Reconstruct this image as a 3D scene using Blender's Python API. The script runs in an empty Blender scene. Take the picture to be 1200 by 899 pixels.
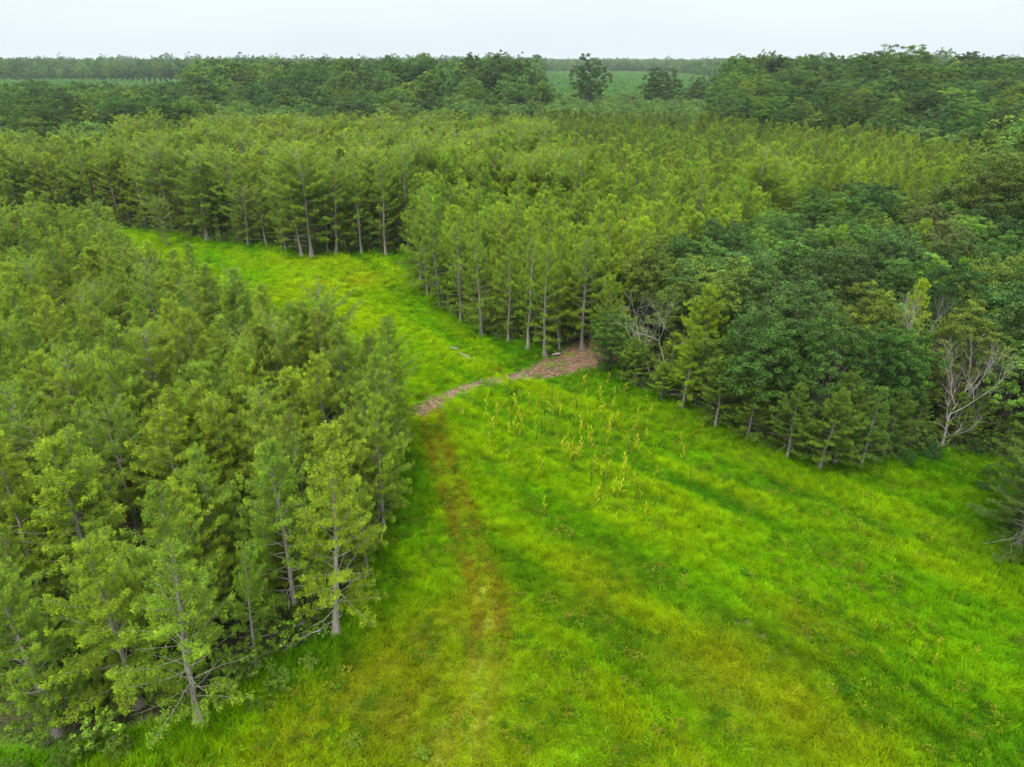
import bpy, math, random
import numpy as np
from mathutils import Vector

R = math.radians
sc = bpy.context.scene
col = sc.collection
rng = np.random.default_rng(11)
random.seed(11)

# ------------------------------------------------------------------ camera
CAM_H = 30.0
cam_d = bpy.data.cameras.new('camera')
cam = bpy.data.objects.new('camera', cam_d)
col.objects.link(cam)
cam.location = (0, 0, CAM_H)
cam.rotation_euler = (R(90 - 25.4), 0, 0)
cam_d.sensor_width = 36.0
cam_d.lens = 24.0
cam_d.clip_start = 0.5
cam_d.clip_end = 30000
sc.camera = cam

# ------------------------------------------------------------------ world: bright overcast
SUN_EL, SUN_AZ = 62.0, 205.0
world = bpy.data.worlds.new('World')
sc.world = world
world.use_nodes = True
wn = world.node_tree
wn.nodes.clear()
wo = wn.nodes.new('ShaderNodeOutputWorld')
bg = wn.nodes.new('ShaderNodeBackground')
sky = wn.nodes.new('ShaderNodeTexSky')
sky.sky_type = 'NISHITA'
sky.sun_disc = False
sky.sun_elevation = R(SUN_EL)
sky.sun_rotation = R(SUN_AZ)
sky.air_density = 1.0
sky.dust_density = 3.0
bg.inputs['Strength'].default_value = 0.13
# cloud deck: brighter towards the zenith as an overcast sky is
tc = wn.nodes.new('ShaderNodeTexCoord')
sep = wn.nodes.new('ShaderNodeSeparateXYZ')
rmp = wn.nodes.new('ShaderNodeValToRGB')
wn.links.new(tc.outputs['Generated'], sep.inputs[0])
wn.links.new(sep.outputs['Z'], rmp.inputs[0])
e = rmp.color_ramp.elements
e[0].position = 0.0
e[0].color = (3.66, 4.08, 4.32, 1)
e[1].position = 1.0
e[1].color = (11.9, 12.4, 12.7, 1)
m1 = rmp.color_ramp.elements.new(0.12)
m1.color = (3.78, 4.28, 4.60, 1)
nz = wn.nodes.new('ShaderNodeTexNoise')
nz.inputs['Scale'].default_value = 2.2
nz.inputs['Detail'].default_value = 4
mp = wn.nodes.new('ShaderNodeMapping')
mp.inputs['Scale'].default_value = (1, 1, 5)
wn.links.new(tc.outputs['Generated'], mp.inputs[0])
wn.links.new(mp.outputs[0], nz.inputs[0])
mr = wn.nodes.new('ShaderNodeMapRange')
mr.inputs['To Min'].default_value = 0.88
mr.inputs['To Max'].default_value = 1.10
wn.links.new(nz.outputs['Fac'], mr.inputs[0])
mul = wn.nodes.new('ShaderNodeVectorMath')
mul.operation = 'SCALE'
wn.links.new(rmp.outputs[0], mul.inputs[0])
wn.links.new(mr.outputs[0], mul.inputs['Scale'])
mx = wn.nodes.new('ShaderNodeMix')
mx.data_type = 'RGBA'
mx.inputs[0].default_value = 0.88
wn.links.new(sky.outputs[0], mx.inputs[6])
wn.links.new(mul.outputs[0], mx.inputs[7])
wn.links.new(mx.outputs[2], bg.inputs['Color'])
wn.links.new(bg.outputs[0], wo.inputs[0])

sun_d = bpy.data.lights.new('sun', 'SUN')
sun_d.energy = 1.5
sun_d.angle = R(14)
sun_d.color = (1.0, 0.96, 0.90)
sun = bpy.data.objects.new('sun', sun_d)
col.objects.link(sun)
# the sun stands behind the camera and to its left (azimuth from +Y, clockwise)
az = R(SUN_AZ)
sdir = Vector((math.sin(az) * math.cos(R(SUN_EL)), math.cos(az) * math.cos(R(SUN_EL)), math.sin(R(SUN_EL))))
sun.rotation_euler = sdir.to_track_quat('Z', 'Y').to_euler()

sc.view_settings.view_transform = 'Standard'
sc.view_settings.look = 'None'
sc.view_settings.exposure = 0.92
sc.view_settings.gamma = 1.0
sc.cycles.use_denoising = True
sc.cycles.max_bounces = 6
sc.cycles.diffuse_bounces = 3
sc.cycles.glossy_bounces = 1
sc.cycles.transmission_bounces = 3
sc.cycles.volume_bounces = 0
sc.cycles.caustics_reflective = False
sc.cycles.caustics_refractive = False

# ------------------------------------------------------------------ helpers
def vnoise(x, y, scale, seed=0, octaves=3, gain=0.5):
    """value noise in 0..1 on numpy arrays"""
    x = np.asarray(x, float) / scale
    y = np.asarray(y, float) / scale
    g = np.random.default_rng(1000 + seed).random((256, 256))
    out = np.zeros_like(x)
    amp, tot = 1.0, 0.0
    for _ in range(octaves):
        xi = np.floor(x).astype(int)
        yi = np.floor(y).astype(int)
        fx, fy = x - xi, y - yi
        fx = fx * fx * (3 - 2 * fx)
        fy = fy * fy * (3 - 2 * fy)
        a = g[xi & 255, yi & 255]
        b = g[(xi + 1) & 255, yi & 255]
        c = g[xi & 255, (yi + 1) & 255]
        d = g[(xi + 1) & 255, (yi + 1) & 255]
        out += amp * ((a * (1 - fx) + b * fx) * (1 - fy) + (c * (1 - fx) + d * fx) * fy)
        tot += amp
        amp *= gain
        x = x * 2.03 + 17.3
        y = y * 2.03 + 9.1
    return out / tot

def sstep(a, b, x):
    t = np.clip((np.asarray(x, float) - a) / (b - a), 0, 1)
    return t * t * (3 - 2 * t)

def inpoly(px, py, poly):
    px, py = np.asarray(px, float), np.asarray(py, float)
    ins = np.zeros(px.shape, bool)
    n = len(poly)
    for i in range(n):
        x1, y1 = poly[i]
        x2, y2 = poly[(i + 1) % n]
        c = (y1 > py) != (y2 > py)
        xi = (x2 - x1) * (py - y1) / ((y2 - y1) if y2 != y1 else 1e-9) + x1
        ins ^= c & (px < xi)
    return ins

def pdist(px, py, line, closed=False):
    """distance to a polyline, and how far along it (0..1)"""
    px, py = np.asarray(px, float), np.asarray(py, float)
    best = np.full(px.shape, 1e9)
    along = np.zeros(px.shape)
    n = len(line)
    segs = n if closed else n - 1
    for i in range(segs):
        x1, y1 = line[i]
        x2, y2 = line[(i + 1) % n]
        dx, dy = x2 - x1, y2 - y1
        L = dx * dx + dy * dy + 1e-9
        t = np.clip(((px - x1) * dx + (py - y1) * dy) / L, 0, 1)
        d = np.hypot(px - x1 - t * dx, py - y1 - t * dy)
        b = d < best
        best = np.where(b, d, best)
        along = np.where(b, (i + t) / segs, along)
    return best, along

def mesh_np(name, verts, faces, mats=(), mat_idx=None, attrs=None, smooth=None):
    """faces: list of (n, k) int arrays"""
    me = bpy.data.meshes.new(name)
    verts = np.asarray(verts, np.float32)
    me.vertices.add(len(verts))
    me.vertices.foreach_set('co', verts.ravel())
    if isinstance(faces, np.ndarray):
        faces = [faces]
    loops = np.concatenate([f.ravel() for f in faces]).astype(np.int32)
    tot = np.concatenate([np.full(len(f), f.shape[1]) for f in faces]).astype(np.int32)
    start = np.concatenate([[0], np.cumsum(tot)[:-1]]).astype(np.int32)
    me.loops.add(len(loops))
    me.loops.foreach_set('vertex_index', loops)
    me.polygons.add(len(tot))
    me.polygons.foreach_set('loop_start', start)
    if mat_idx is not None:
        me.polygons.foreach_set('material_index', np.asarray(mat_idx, np.int32))
    me.polygons.foreach_set('use_smooth', np.full(len(tot), bool(smooth)))
    for m in mats:
        me.materials.append(m)
    for an, (dom, typ, data) in (attrs or {}).items():
        a = me.attributes.new(an, typ, dom)
        data = np.asarray(data, np.float32)
        a.data.foreach_set('color' if typ == 'FLOAT_COLOR' else 'value', data.ravel())
    me.update(calc_edges=True)
    me.validate()
    return me

class Geo:
    """collects tubes and leaf faces as numpy chunks"""
    def __init__(s):
        s.v, s.f, s.n = [], [], 0
        s.var = []
    def tube(s, pts, rad, sides=5):
        pts = np.asarray(pts, float)
        n = len(pts)
        d = np.gradient(pts, axis=0)
        d /= np.linalg.norm(d, axis=1)[:, None] + 1e-9
        ref = np.where(np.abs(d[:, 2:3]) > 0.9, np.array([[1.0, 0, 0]]), np.array([[0, 0, 1.0]]))
        a = np.cross(d, ref)
        a /= np.linalg.norm(a, axis=1)[:, None] + 1e-9
        b = np.cross(d, a)
        th = np.arange(sides) * 2 * math.pi / sides
        rad = np.asarray(rad, float)
        if rad.ndim == 1:
            rad = np.repeat(rad[:, None], sides, 1)
        ring = pts[:, None, :] + rad[:, :, None] * (np.cos(th)[None, :, None] * a[:, None, :] + np.sin(th)[None, :, None] * b[:, None, :])
        base = s.n
        s.v.append(ring.reshape(-1, 3))
        i = np.arange(n - 1)[:, None] * sides
        j = np.arange(sides)[None, :]
        k = (j + 1) % sides
        q = np.stack([i + j, i + k, i + sides + k, i + sides + j], -1).reshape(-1, 4) + base
        s.f.append(q)
        s.n += n * sides
        s.var.append(np.zeros(n * sides))
    def leaves(s, c, d, nrm, ln, wd, var):
        """diamond leaf faces: base c, direction d, face normal nrm"""
        c = np.asarray(c, float)
        d = d / (np.linalg.norm(d, axis=1)[:, None] + 1e-9)
        sd = np.cross(d, nrm)
        sd /= np.linalg.norm(sd, axis=1)[:, None] + 1e-9
        up = np.cross(sd, d)
        m = len(c)
        ln = np.broadcast_to(np.asarray(ln, float), (m,))[:, None]
        wd = np.broadcast_to(np.asarray(wd, float), (m,))[:, None]
        p0 = c - d * ln * 0.5
        p1 = c + sd * wd * 0.5 + d * ln * 0.05 + up * ln * 0.06
        p2 = c + d * ln * 0.5 - up * ln * 0.10
        p3 = c - sd * wd * 0.5 + d * ln * 0.05 + up * ln * 0.06
        base = s.n
        s.v.append(np.stack([p0, p1, p2, p3], 1).reshape(-1, 3))
        s.f.append(np.arange(m * 4).reshape(m, 4) + base)
        s.n += m * 4
        s.var.append(np.repeat(var, 4))
    def get(s):
        return np.concatenate(s.v), np.concatenate(s.f), np.concatenate(s.var)
    def mesh(s, name, mat, smooth=False):
        v, f, var = s.get()
        return mesh_np(name, v, f, [mat], attrs={'var': ('POINT', 'FLOAT', var)}, smooth=smooth)

def joined(name, wood, leaf, mw, ml):
    v1, f1, a1 = wood.get()
    v2, f2, a2 = leaf.get()
    return mesh_np(name, np.concatenate([v1, v2]), [f1, f2 + len(v1)], [mw, ml],
                   np.concatenate([np.zeros(len(f1)), np.ones(len(f2))]),
                   {'var': ('POINT', 'FLOAT', np.concatenate([a1, a2]))})

def tag(o, label=None, cat=None, group=None, kind=None):
    if label: o['label'] = label
    if cat: o['category'] = cat
    if group: o['group'] = group
    if kind: o['kind'] = kind
    return o

def link(name, me, parent=None):
    o = bpy.data.objects.new(name, me)
    col.objects.link(o)
    if parent: o.parent = parent
    return o

# ------------------------------------------------------------------ materials
def newmat(name):
    m = bpy.data.materials.new(name)
    m.use_nodes = True
    m.node_tree.nodes.clear()
    return m, m.node_tree

def nd(nt, t, **kw):
    n = nt.nodes.new(t)
    for k, v in kw.items():
        setattr(n, k, v)
    return n

def leaf_mat(name, rough=0.55, spec=0.35, transl=0.35, tipcol=(1.35, 1.12, 0.7), low=0.62, high=1.35, nscale=0.35):
    m, nt = newmat(name)
    out = nd(nt, 'ShaderNodeOutputMaterial')
    at = nd(nt, 'ShaderNodeAttribute', attribute_type='INSTANCER', attribute_name='tint')
    av = nd(nt, 'ShaderNodeAttribute', attribute_type='GEOMETRY', attribute_name='var')
    geo = nd(nt, 'ShaderNodeNewGeometry')
    n1 = nd(nt, 'ShaderNodeTexNoise')
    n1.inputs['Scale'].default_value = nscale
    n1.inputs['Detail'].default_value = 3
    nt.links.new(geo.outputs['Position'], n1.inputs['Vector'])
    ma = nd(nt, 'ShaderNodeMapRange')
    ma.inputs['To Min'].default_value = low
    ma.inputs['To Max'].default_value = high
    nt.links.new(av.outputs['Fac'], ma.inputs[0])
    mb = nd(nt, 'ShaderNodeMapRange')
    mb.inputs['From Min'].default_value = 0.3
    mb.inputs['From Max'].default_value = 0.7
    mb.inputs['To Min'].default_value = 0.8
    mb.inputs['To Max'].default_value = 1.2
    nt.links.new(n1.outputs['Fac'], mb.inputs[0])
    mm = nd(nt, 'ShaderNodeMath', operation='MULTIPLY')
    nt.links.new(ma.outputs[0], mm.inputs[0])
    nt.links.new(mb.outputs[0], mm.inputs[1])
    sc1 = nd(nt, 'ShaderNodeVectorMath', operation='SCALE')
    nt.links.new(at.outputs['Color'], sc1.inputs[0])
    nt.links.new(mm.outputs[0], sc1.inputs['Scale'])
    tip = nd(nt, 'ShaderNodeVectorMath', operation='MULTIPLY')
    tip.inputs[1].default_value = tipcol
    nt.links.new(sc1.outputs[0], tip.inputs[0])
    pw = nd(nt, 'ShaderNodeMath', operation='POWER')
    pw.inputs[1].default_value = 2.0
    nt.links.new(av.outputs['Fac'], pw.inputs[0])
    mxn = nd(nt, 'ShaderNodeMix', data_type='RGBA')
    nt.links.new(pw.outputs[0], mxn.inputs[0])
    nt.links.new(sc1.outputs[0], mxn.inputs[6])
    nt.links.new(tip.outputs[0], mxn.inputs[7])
    pb = nd(nt, 'ShaderNodeBsdfPrincipled')
    pb.inputs['Roughness'].default_value = rough
    pb.inputs['Specular IOR Level'].default_value = spec
    tr = nd(nt, 'ShaderNodeBsdfTranslucent')
    nt.links.new(mxn.outputs[2], pb.inputs['Base Color'])
    nt.links.new(mxn.outputs[2], tr.inputs['Color'])
    ms = nd(nt, 'ShaderNodeMixShader')
    ms.inputs[0].default_value = transl
    nt.links.new(pb.outputs[0], ms.inputs[1])
    nt.links.new(tr.outputs[0], ms.inputs[2])
    nt.links.new(ms.outputs[0], out.inputs[0])
    return m

def bark_mat(name, c1, c2, scale=3.0):
    m, nt = newmat(name)
    out = nd(nt, 'ShaderNodeOutputMaterial')
    pb = nd(nt, 'ShaderNodeBsdfPrincipled')
    pb.inputs['Roughness'].default_value = 0.9
    tcn = nd(nt, 'ShaderNodeTexCoord')
    mpn = nd(nt, 'ShaderNodeMapping')
    mpn.inputs['Scale'].default_value = (6, 6, 1)
    n = nd(nt, 'ShaderNodeTexNoise')
    n.inputs['Scale'].default_value = scale
    n.inputs['Detail'].default_value = 5
    r = nd(nt, 'ShaderNodeValToRGB')
    r.color_ramp.elements[0].position = 0.35
    r.color_ramp.elements[1].position = 0.68
    r.color_ramp.elements[0].color = (*c1, 1)
    r.color_ramp.elements[1].color = (*c2, 1)
    nt.links.new(tcn.outputs['Object'], mpn.inputs[0])
    nt.links.new(mpn.outputs[0], n.inputs[0])
    nt.links.new(n.outputs['Fac'], r.inputs[0])
    nt.links.new(r.outputs[0], pb.inputs['Base Color'])
    bp = nd(nt, 'ShaderNodeBump')
    bp.inputs['Strength'].default_value = 0.5
    bp.inputs['Distance'].default_value = 0.03
    nt.links.new(n.outputs['Fac'], bp.inputs['Height'])
    nt.links.new(bp.outputs[0], pb.inputs['Normal'])
    nt.links.new(pb.outputs[0], out.inputs[0])
    return m

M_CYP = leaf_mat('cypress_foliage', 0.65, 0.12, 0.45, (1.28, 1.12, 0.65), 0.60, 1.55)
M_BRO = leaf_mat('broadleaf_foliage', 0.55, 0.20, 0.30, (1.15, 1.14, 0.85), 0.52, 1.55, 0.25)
M_PIN = leaf_mat('pine_needles', 0.55, 0.3, 0.25, (1.1, 1.15, 0.9))
M_GRS = leaf_mat('grass_blades', 0.8, 0.0, 0.45, (1.15, 1.08, 0.8), 0.42, 1.35, 1.6)
M_BARK = bark_mat('pale_cypress_bark', (0.14, 0.118, 0.092), (0.36, 0.32, 0.27))
M_DARKBARK = bark_mat('dark_bark', (0.07, 0.058, 0.045), (0.19, 0.165, 0.13))
M_DEAD = bark_mat('bleached_dead_wood', (0.24, 0.215, 0.18), (0.48, 0.44, 0.38))
M_LOG = bark_mat('weathered_log', (0.17, 0.145, 0.115), (0.36, 0.32, 0.27))

# ------------------------------------------------------------------ the map (metres; camera above 0,0 looking along +Y)
MEADOW = [(-70, -5), (-50, 12), (-29, 20.4), (-21, 21.9), (-16.4, 22.4), (-13.6, 26.3), (-10.6, 28.4), (-9.4, 34), (-8.6, 41), (-8.6, 47), (-9.4, 52),
          (-14, 55), (-19.8, 61), (-27.8, 71.5), (-36, 80), (-47, 90), (-68, 110), (-95, 118), (-130, 122),
          (-130, 139), (-95, 136), (-82, 134), (-75, 132.5), (-65, 129.6), (-57, 122.5), (-46.5, 119.6), (-43, 118.6), (-34.3, 112.9),
          (-29.7, 114), (-21, 113.4), (-17.5, 115.6), (-15, 112), (-13, 95), (-8, 83), (-3.8, 77), (1.7, 73.2), (3.8, 71.4), (7.8, 72.6),
          (11.5, 74.5), (12.5, 70), (9.6, 67), (11, 63.4), (16.4, 57.8), (20, 51.9), (24.8, 47.3), (28.4, 47.5), (36, 49.4), (41, 47),
          (41, 43), (35.5, 40.5), (32.6, 36.4), (33.6, 31), (46, 18), (70, -5)]
WOODLAND = [(9.8, 67.2), (12.8, 70.5), (12, 76), (18, 83), (26, 88), (40, 106), (52, 120), (60, 118), (78, 112), (118, 160), (150, 200), (310, 430),
            (420, 430), (240, 100), (120, -5), (70, -5), (46, 18), (33.6, 31), (32.6, 36.4), (35.5, 40.5), (41, 43), (41, 47), (36, 49.4),
            (28.4, 47.5), (24.8, 47.3), (20, 51.9), (16.4, 57.8), (11, 63.4)]
PATH = [(10.6, 72.2), (8.0, 69.6), (5.0, 67.6), (2.0, 65.6), (-1.2, 64.1), (-4.3, 62.3), (-6.6, 59.8), (-8.6, 57.6)]
PATH_W = [3.7, 3.5, 2.7, 1.6, 1.05, 0.85, 0.95, 1.3]
TRACK = [(-7.6, 57), (-6.7, 52), (-5.6, 47.5), (-3.8, 41.5), (-2.5, 36.5), (-1.6, 33), (-1.3, 29.5), (-1.7, 26), (-2.4, 21), (-3, 15), (-4, 5)]
SIDETRACK = [(-1.6, 33), (-4.2, 30.5), (-7.2, 27), (-10.2, 23.4), (-13, 18), (-17, 10)]
PINES_R = [(17, 448), (130, 448), (300, 1100), (330, 1650), (60, 1650)]
PINES_L = [(-335, 492), (-225, 540), (-380, 1010), (-640, 930)]

def ypath_w(a):
    return np.interp(a, np.linspace(0, 1, len(PATH_W)), PATH_W)

def path_mask(x, y):
    d, a = pdist(x, y, PATH)
    w = ypath_w(a) * (0.75 + 0.5 * vnoise(x, y, 1.6, 5))
    return np.clip((w - d) / 0.5, 0, 1)

def yback(s):
    return np.interp(s, [-1.2, -0.71, -0.47, -0.23, 0, 0.23, 0.47, 0.62, 1.2], [150, 168, 195, 285, 262, 245, 208, 168, 120])

def height(x, y):
    x = np.asarray(x, float)
    y = np.asarray(y, float)
    near = (vnoise(x, y, 9, 1) - 0.5) * 0.5 + (vnoise(x, y, 2.3, 2, 2) - 0.5) * 0.22
    r = np.hypot(x, y)
    far = sstep(600, 4200, r) * (vnoise(x, y, 1500, 3, 2) * 14 - 8)
    d1, _ = pdist(x, y, TRACK)
    rut = -0.09 * np.exp(-((d1 - 0.8) / 0.28) ** 2)
    return near * (1 - sstep(250, 500, r)) + far + np.where(r < 90, rut, 0)

# grass colour (plant species, dryness and wear; deeper green towards the edges)
C_LUSH = np.array([0.185, 0.425, 0.002])
C_DEEP = np.array([0.072, 0.245, 0.004])
C_YEL = np.array([0.33, 0.50, 0.002])
C_OLV = np.array([0.225, 0.30, 0.006])
C_RUST = np.array([0.26, 0.150, 0.014])
C_STRAW = np.array([0.36, 0.33, 0.07])

def mixc(a, b, t):
    return a * (1 - t[:, None]) + b * t[:, None]

def gauss(x, y, cx, cy, rx, ry, ang=0):
    c, s_ = math.cos(ang), math.sin(ang)
    u = ((x - cx) * c + (y - cy) * s_) / rx
    v = (-(x - cx) * s_ + (y - cy) * c) / ry
    return np.exp(-(u * u + v * v))

def grass_fields(x, y):
    """colour and growth of the grass"""
    x = np.asarray(x, float)
    y = np.asarray(y, float)
    n1 = vnoise(x, y, 7, 21)
    n2 = vnoise(x, y, 1.7, 22)
    nf = vnoise(x, y, 0.75, 25, 2)
    # drill rows of the sown strips run along the right-hand woodland edge
    al = (x - y) * 0.7071
    ac = (x + y) * 0.7071
    st = vnoise(ac, al * 0.08, 1.7, 23, 3)
    upper = sstep(68, 78, y)
    al2 = (x * 0.50 - y * 0.87)
    ac2 = (x * 0.87 + y * 0.50)
    st2 = vnoise(ac2, al2 * 0.14, 2.4, 24, 2)
    stt = st * (1 - upper) + st2 * upper
    c = np.repeat(C_LUSH[None], len(x), 0)
    c = mixc(c, C_DEEP, sstep(0.42, 0.74, n1 * 0.3 + (1 - stt) * 0.5 + (1 - nf) * 0.2) * 0.9)
    c = mixc(c, C_YEL, sstep(0.42, 0.70, stt * 0.6 + n1 * 0.2 + n2 * 0.12 + nf * 0.08) * 0.8)
    # yellow patches of the far meadow
    yl = np.maximum.reduce([gauss(x, y, -27, 95, 13, 7, 0.5), gauss(x, y, -33, 108, 9, 4.5), gauss(x, y, -20, 84, 4.5, 10, 0.4), gauss(x, y, -21, 74, 5, 6)])
    c = mixc(c, C_YEL * np.array([1.04, 1.02, 1.0]), np.clip(yl * (0.65 + n2), 0, 1) * 0.95)
    c = mixc(c, C_RUST, np.clip(gauss(x, y, -27, 96, 7, 3.5, 0.5) * sstep(0.4, 0.7, n2), 0, 1) * 0.6)
    # olive, thinner growth in the near part
    ol = np.maximum.reduce([gauss(x, y, -3, 23, 7, 9), gauss(x, y, 12.5, 25, 6.5, 4.5, -0.7) * 0.95, gauss(x, y, 5, 33, 3, 4) * 0.7, gauss(x, y, 17, 30, 3.4, 2.0, -0.7) * 0.7,
                            gauss(x, y, 2, 20, 12, 5) * 0.6])
    ol = np.clip(ol * (0.55 + 0.95 * n1), 0, 1)
    c = mixc(c, C_OLV * np.array([1.08, 0.92, 1.0]), np.clip(ol * (0.45 + 0.75 * n2), 0, 1))
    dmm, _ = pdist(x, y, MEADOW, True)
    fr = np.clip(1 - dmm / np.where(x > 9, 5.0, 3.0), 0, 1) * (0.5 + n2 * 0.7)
    fr = np.maximum(fr, gauss(x, y, 36, 45, 6, 5) * 0.8)  # the same deeper green and taller growth over the right-hand bay
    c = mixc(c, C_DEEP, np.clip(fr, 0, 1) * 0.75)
    # track
    d, a = pdist(x, y, TRACK)
    wob = (vnoise(x, y, 3, 31) - 0.5) * 1.0
    tr = np.exp(-((d + wob * 0.6) / 1.35) ** 2)
    fine = vnoise(x, y, 0.7, 34, 2)
    ruts = np.exp(-((d - 0.75 + wob * 0.25) / 0.42) ** 2)
    rust = np.clip(ruts * 1.1 + 0.25 * tr, 0, 1) * sstep(0.20, 0.54, vnoise(x, y, 2.2, 32) * 0.5 + fine * 0.5)
    c = mixc(c, C_YEL * 0.85, np.clip(tr * 1.0, 0, 1) * 0.55)
    c = mixc(c, C_RUST, np.clip(rust, 0, 1) * 0.72 * (1 - 0.6 * sstep(31, 25, y)))
    straw = np.clip(gauss(x, y, -2.8, 27.5, 1.7, 5.5, -0.1) + gauss(x, y, -4.5, 29, 2.2, 2.0) * .7 + gauss(x, y, -8.0, 24.5, 4.5, 2.0, 0.9) * .7, 0, 1) * sstep(0.40, 0.62, vnoise(x, y, 0.9, 33, 2))
    c = mixc(c, C_STRAW, straw * 0.16)
    d2, _ = pdist(x, y, SIDETRACK)
    st_ = np.exp(-(d2 / 1.2) ** 2) * (0.3 + 0.9 * n2)
    c = mixc(c, C_OLV * np.array([1.15, 1, 1]), np.clip(st_, 0, 1) * 0.75)
    gy = vnoise(x, y, 0.9, 41, 2)
    dry = gauss(x, y, 14.2, 29.5, 2.8, 1.3, -0.5) * sstep(0.52, 0.64, gy)
    hgt = 0.62 + 0.3 * fr + 0.6 * (n1 - 0.5) + 0.7 * (stt - 0.5) + 0.9 * (nf - 0.5)
    hgt *= 1 - 0.45 * ol
    hgt *= 1 - 0.55 * np.clip(tr, 0, 1)
    dpth, apth = pdist(x, y, PATH)
    hgt *= 0.35 + 0.65 * sstep(0.2, 1.4, dpth - ypath_w(apth))
    hgt *= 1 - 0.45 * np.clip(st_, 0, 1)
    dens = 1 - 0.12 * ol - 0.12 * np.clip(tr, 0, 1) - 0.85 * dry
    pm = path_mask(x, y)
    dens = dens * (1 - np.clip(pm * (0.62 + 0.7 * sstep(0.62, 0.40, vnoise(x, y, 1.1, 42, 2))), 0, 1))
    c = c * (0.72 + 0.62 * rng.random(len(x)))[:, None]
    return c, np.clip(hgt, 0.15, 1.2), np.clip(dens, 0, 1)

# ------------------------------------------------------------------ ground
def axis(lo, hi, step, far, g=1.13):
    a = list(np.arange(lo, hi + step, step))
    s_, v = step, a[-1]
    while v < far:
        s_ *= g
        v += s_
        a.append(v)
    s_, v = step, a[0]
    pre = []
    while v > -far:
        s_ *= g
        v -= s_
        pre.append(v)
    return np.array(pre[::-1] + a)

gx = axis(-62, 50, 0.55, 9000)
gy_ = axis(4, 132, 0.55, 9000)
X, Y = np.meshgrid(gx, gy_, indexing='xy')
xf, yf = X.ravel(), Y.ravel()
Z = height(xf, yf)
ny, nx = X.shape
ii = (np.arange(ny - 1)[:, None] * nx + np.arange(nx - 1)[None, :]).ravel()
quads = np.stack([ii, ii + 1, ii + nx + 1, ii + nx], 1)
inm = inpoly(xf, yf, MEADOW)
dm, _ = pdist(xf, yf, MEADOW, True)
mask = np.where(inm, 1.0, 1 - np.clip((dm + (vnoise(xf, yf, 2, 51) - 0.5) * 3) / 2.0, 0, 1))
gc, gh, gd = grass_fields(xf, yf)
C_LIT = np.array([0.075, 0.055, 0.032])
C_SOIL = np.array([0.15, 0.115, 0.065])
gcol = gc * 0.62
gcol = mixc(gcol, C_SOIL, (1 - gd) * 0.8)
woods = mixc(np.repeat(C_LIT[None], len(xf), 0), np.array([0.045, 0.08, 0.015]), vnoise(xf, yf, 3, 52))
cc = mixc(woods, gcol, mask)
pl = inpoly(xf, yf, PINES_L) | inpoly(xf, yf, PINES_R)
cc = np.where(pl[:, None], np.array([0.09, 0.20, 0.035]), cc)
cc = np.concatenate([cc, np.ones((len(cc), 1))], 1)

m, nt = newmat('ground')
out = nd(nt, 'ShaderNodeOutputMaterial')
pb = nd(nt, 'ShaderNodeBsdfPrincipled')
pb.inputs['Roughness'].default_value = 0.95
pb.inputs['Specular IOR Level'].default_value = 0.1
at = nd(nt, 'ShaderNodeAttribute', attribute_name='col')
gg = nd(nt, 'ShaderNodeNewGeometry')
n = nd(nt, 'ShaderNodeTexNoise')
n.inputs['Scale'].default_value = 5
n.inputs['Detail'].default_value = 6
nt.links.new(gg.outputs['Position'], n.inputs['Vector'])
mr = nd(nt, 'ShaderNodeMapRange')
mr.inputs['From Min'].default_value = 0.3
mr.inputs['From Max'].default_value = 0.7
mr.inputs['To Min'].default_value = 0.55
mr.inputs['To Max'].default_value = 1.4
nt.links.new(n.outputs['Fac'], mr.inputs[0])
vs = nd(nt, 'ShaderNodeVectorMath', operation='SCALE')
nt.links.new(at.outputs['Color'], vs.inputs[0])
nt.links.new(mr.outputs[0], vs.inputs['Scale'])
nt.links.new(vs.outputs[0], pb.inputs['Base Color'])
bp = nd(nt, 'ShaderNodeBump')
bp.inputs['Distance'].default_value = 0.15
nt.links.new(n.outputs['Fac'], bp.inputs['Height'])
nt.links.new(bp.outputs[0], pb.inputs['Normal'])
nt.links.new(pb.outputs[0], out.inputs[0])
M_GROUND = m
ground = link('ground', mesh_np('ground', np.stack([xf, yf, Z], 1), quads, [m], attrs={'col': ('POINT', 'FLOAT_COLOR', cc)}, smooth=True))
tag(ground, 'gently uneven meadow floor running out under the forests to the horizon', kind='structure')

# the bark strewn path: a sheet laid on the ground
def path_strip():
    a = np.linspace(0, 1, 60)
    px = np.interp(a, np.linspace(0, 1, len(PATH)), [p[0] for p in PATH])
    py = np.interp(a, np.linspace(0, 1, len(PATH)), [p[1] for p in PATH])
    w = ypath_w(a)
    tx, ty = np.gradient(px), np.gradient(py)
    L = np.hypot(tx, ty)
    nxv, nyv = -ty / L, tx / L
    cr = np.linspace(-1, 1, 15)
    wob = 0.72 + 0.5 * vnoise(a * 30, np.zeros(60), 1.5, 61)
    wob2 = 0.72 + 0.5 * vnoise(a * 30, np.zeros(60), 1.5, 62)
    ww = np.where(cr[None, :] > 0, (w * wob)[:, None], (w * wob2)[:, None])
    XX = px[:, None] + nxv[:, None] * cr[None] * ww
    YY = py[:, None] + nyv[:, None] * cr[None] * ww
    x, y = XX.ravel(), YY.ravel()
    edge = np.abs(np.tile(cr, 60))
    z = height(x, y) + 0.03 * (1 - edge ** 4) + 0.006
    i = (np.arange(59)[:, None] * 15 + np.arange(14)[None]).ravel()
    q = np.stack([i, i + 1, i + 16, i + 15], 1)
    return mesh_np('dirt_path', np.stack([x, y, z], 1), q, [M_PATH], smooth=True)

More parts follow.
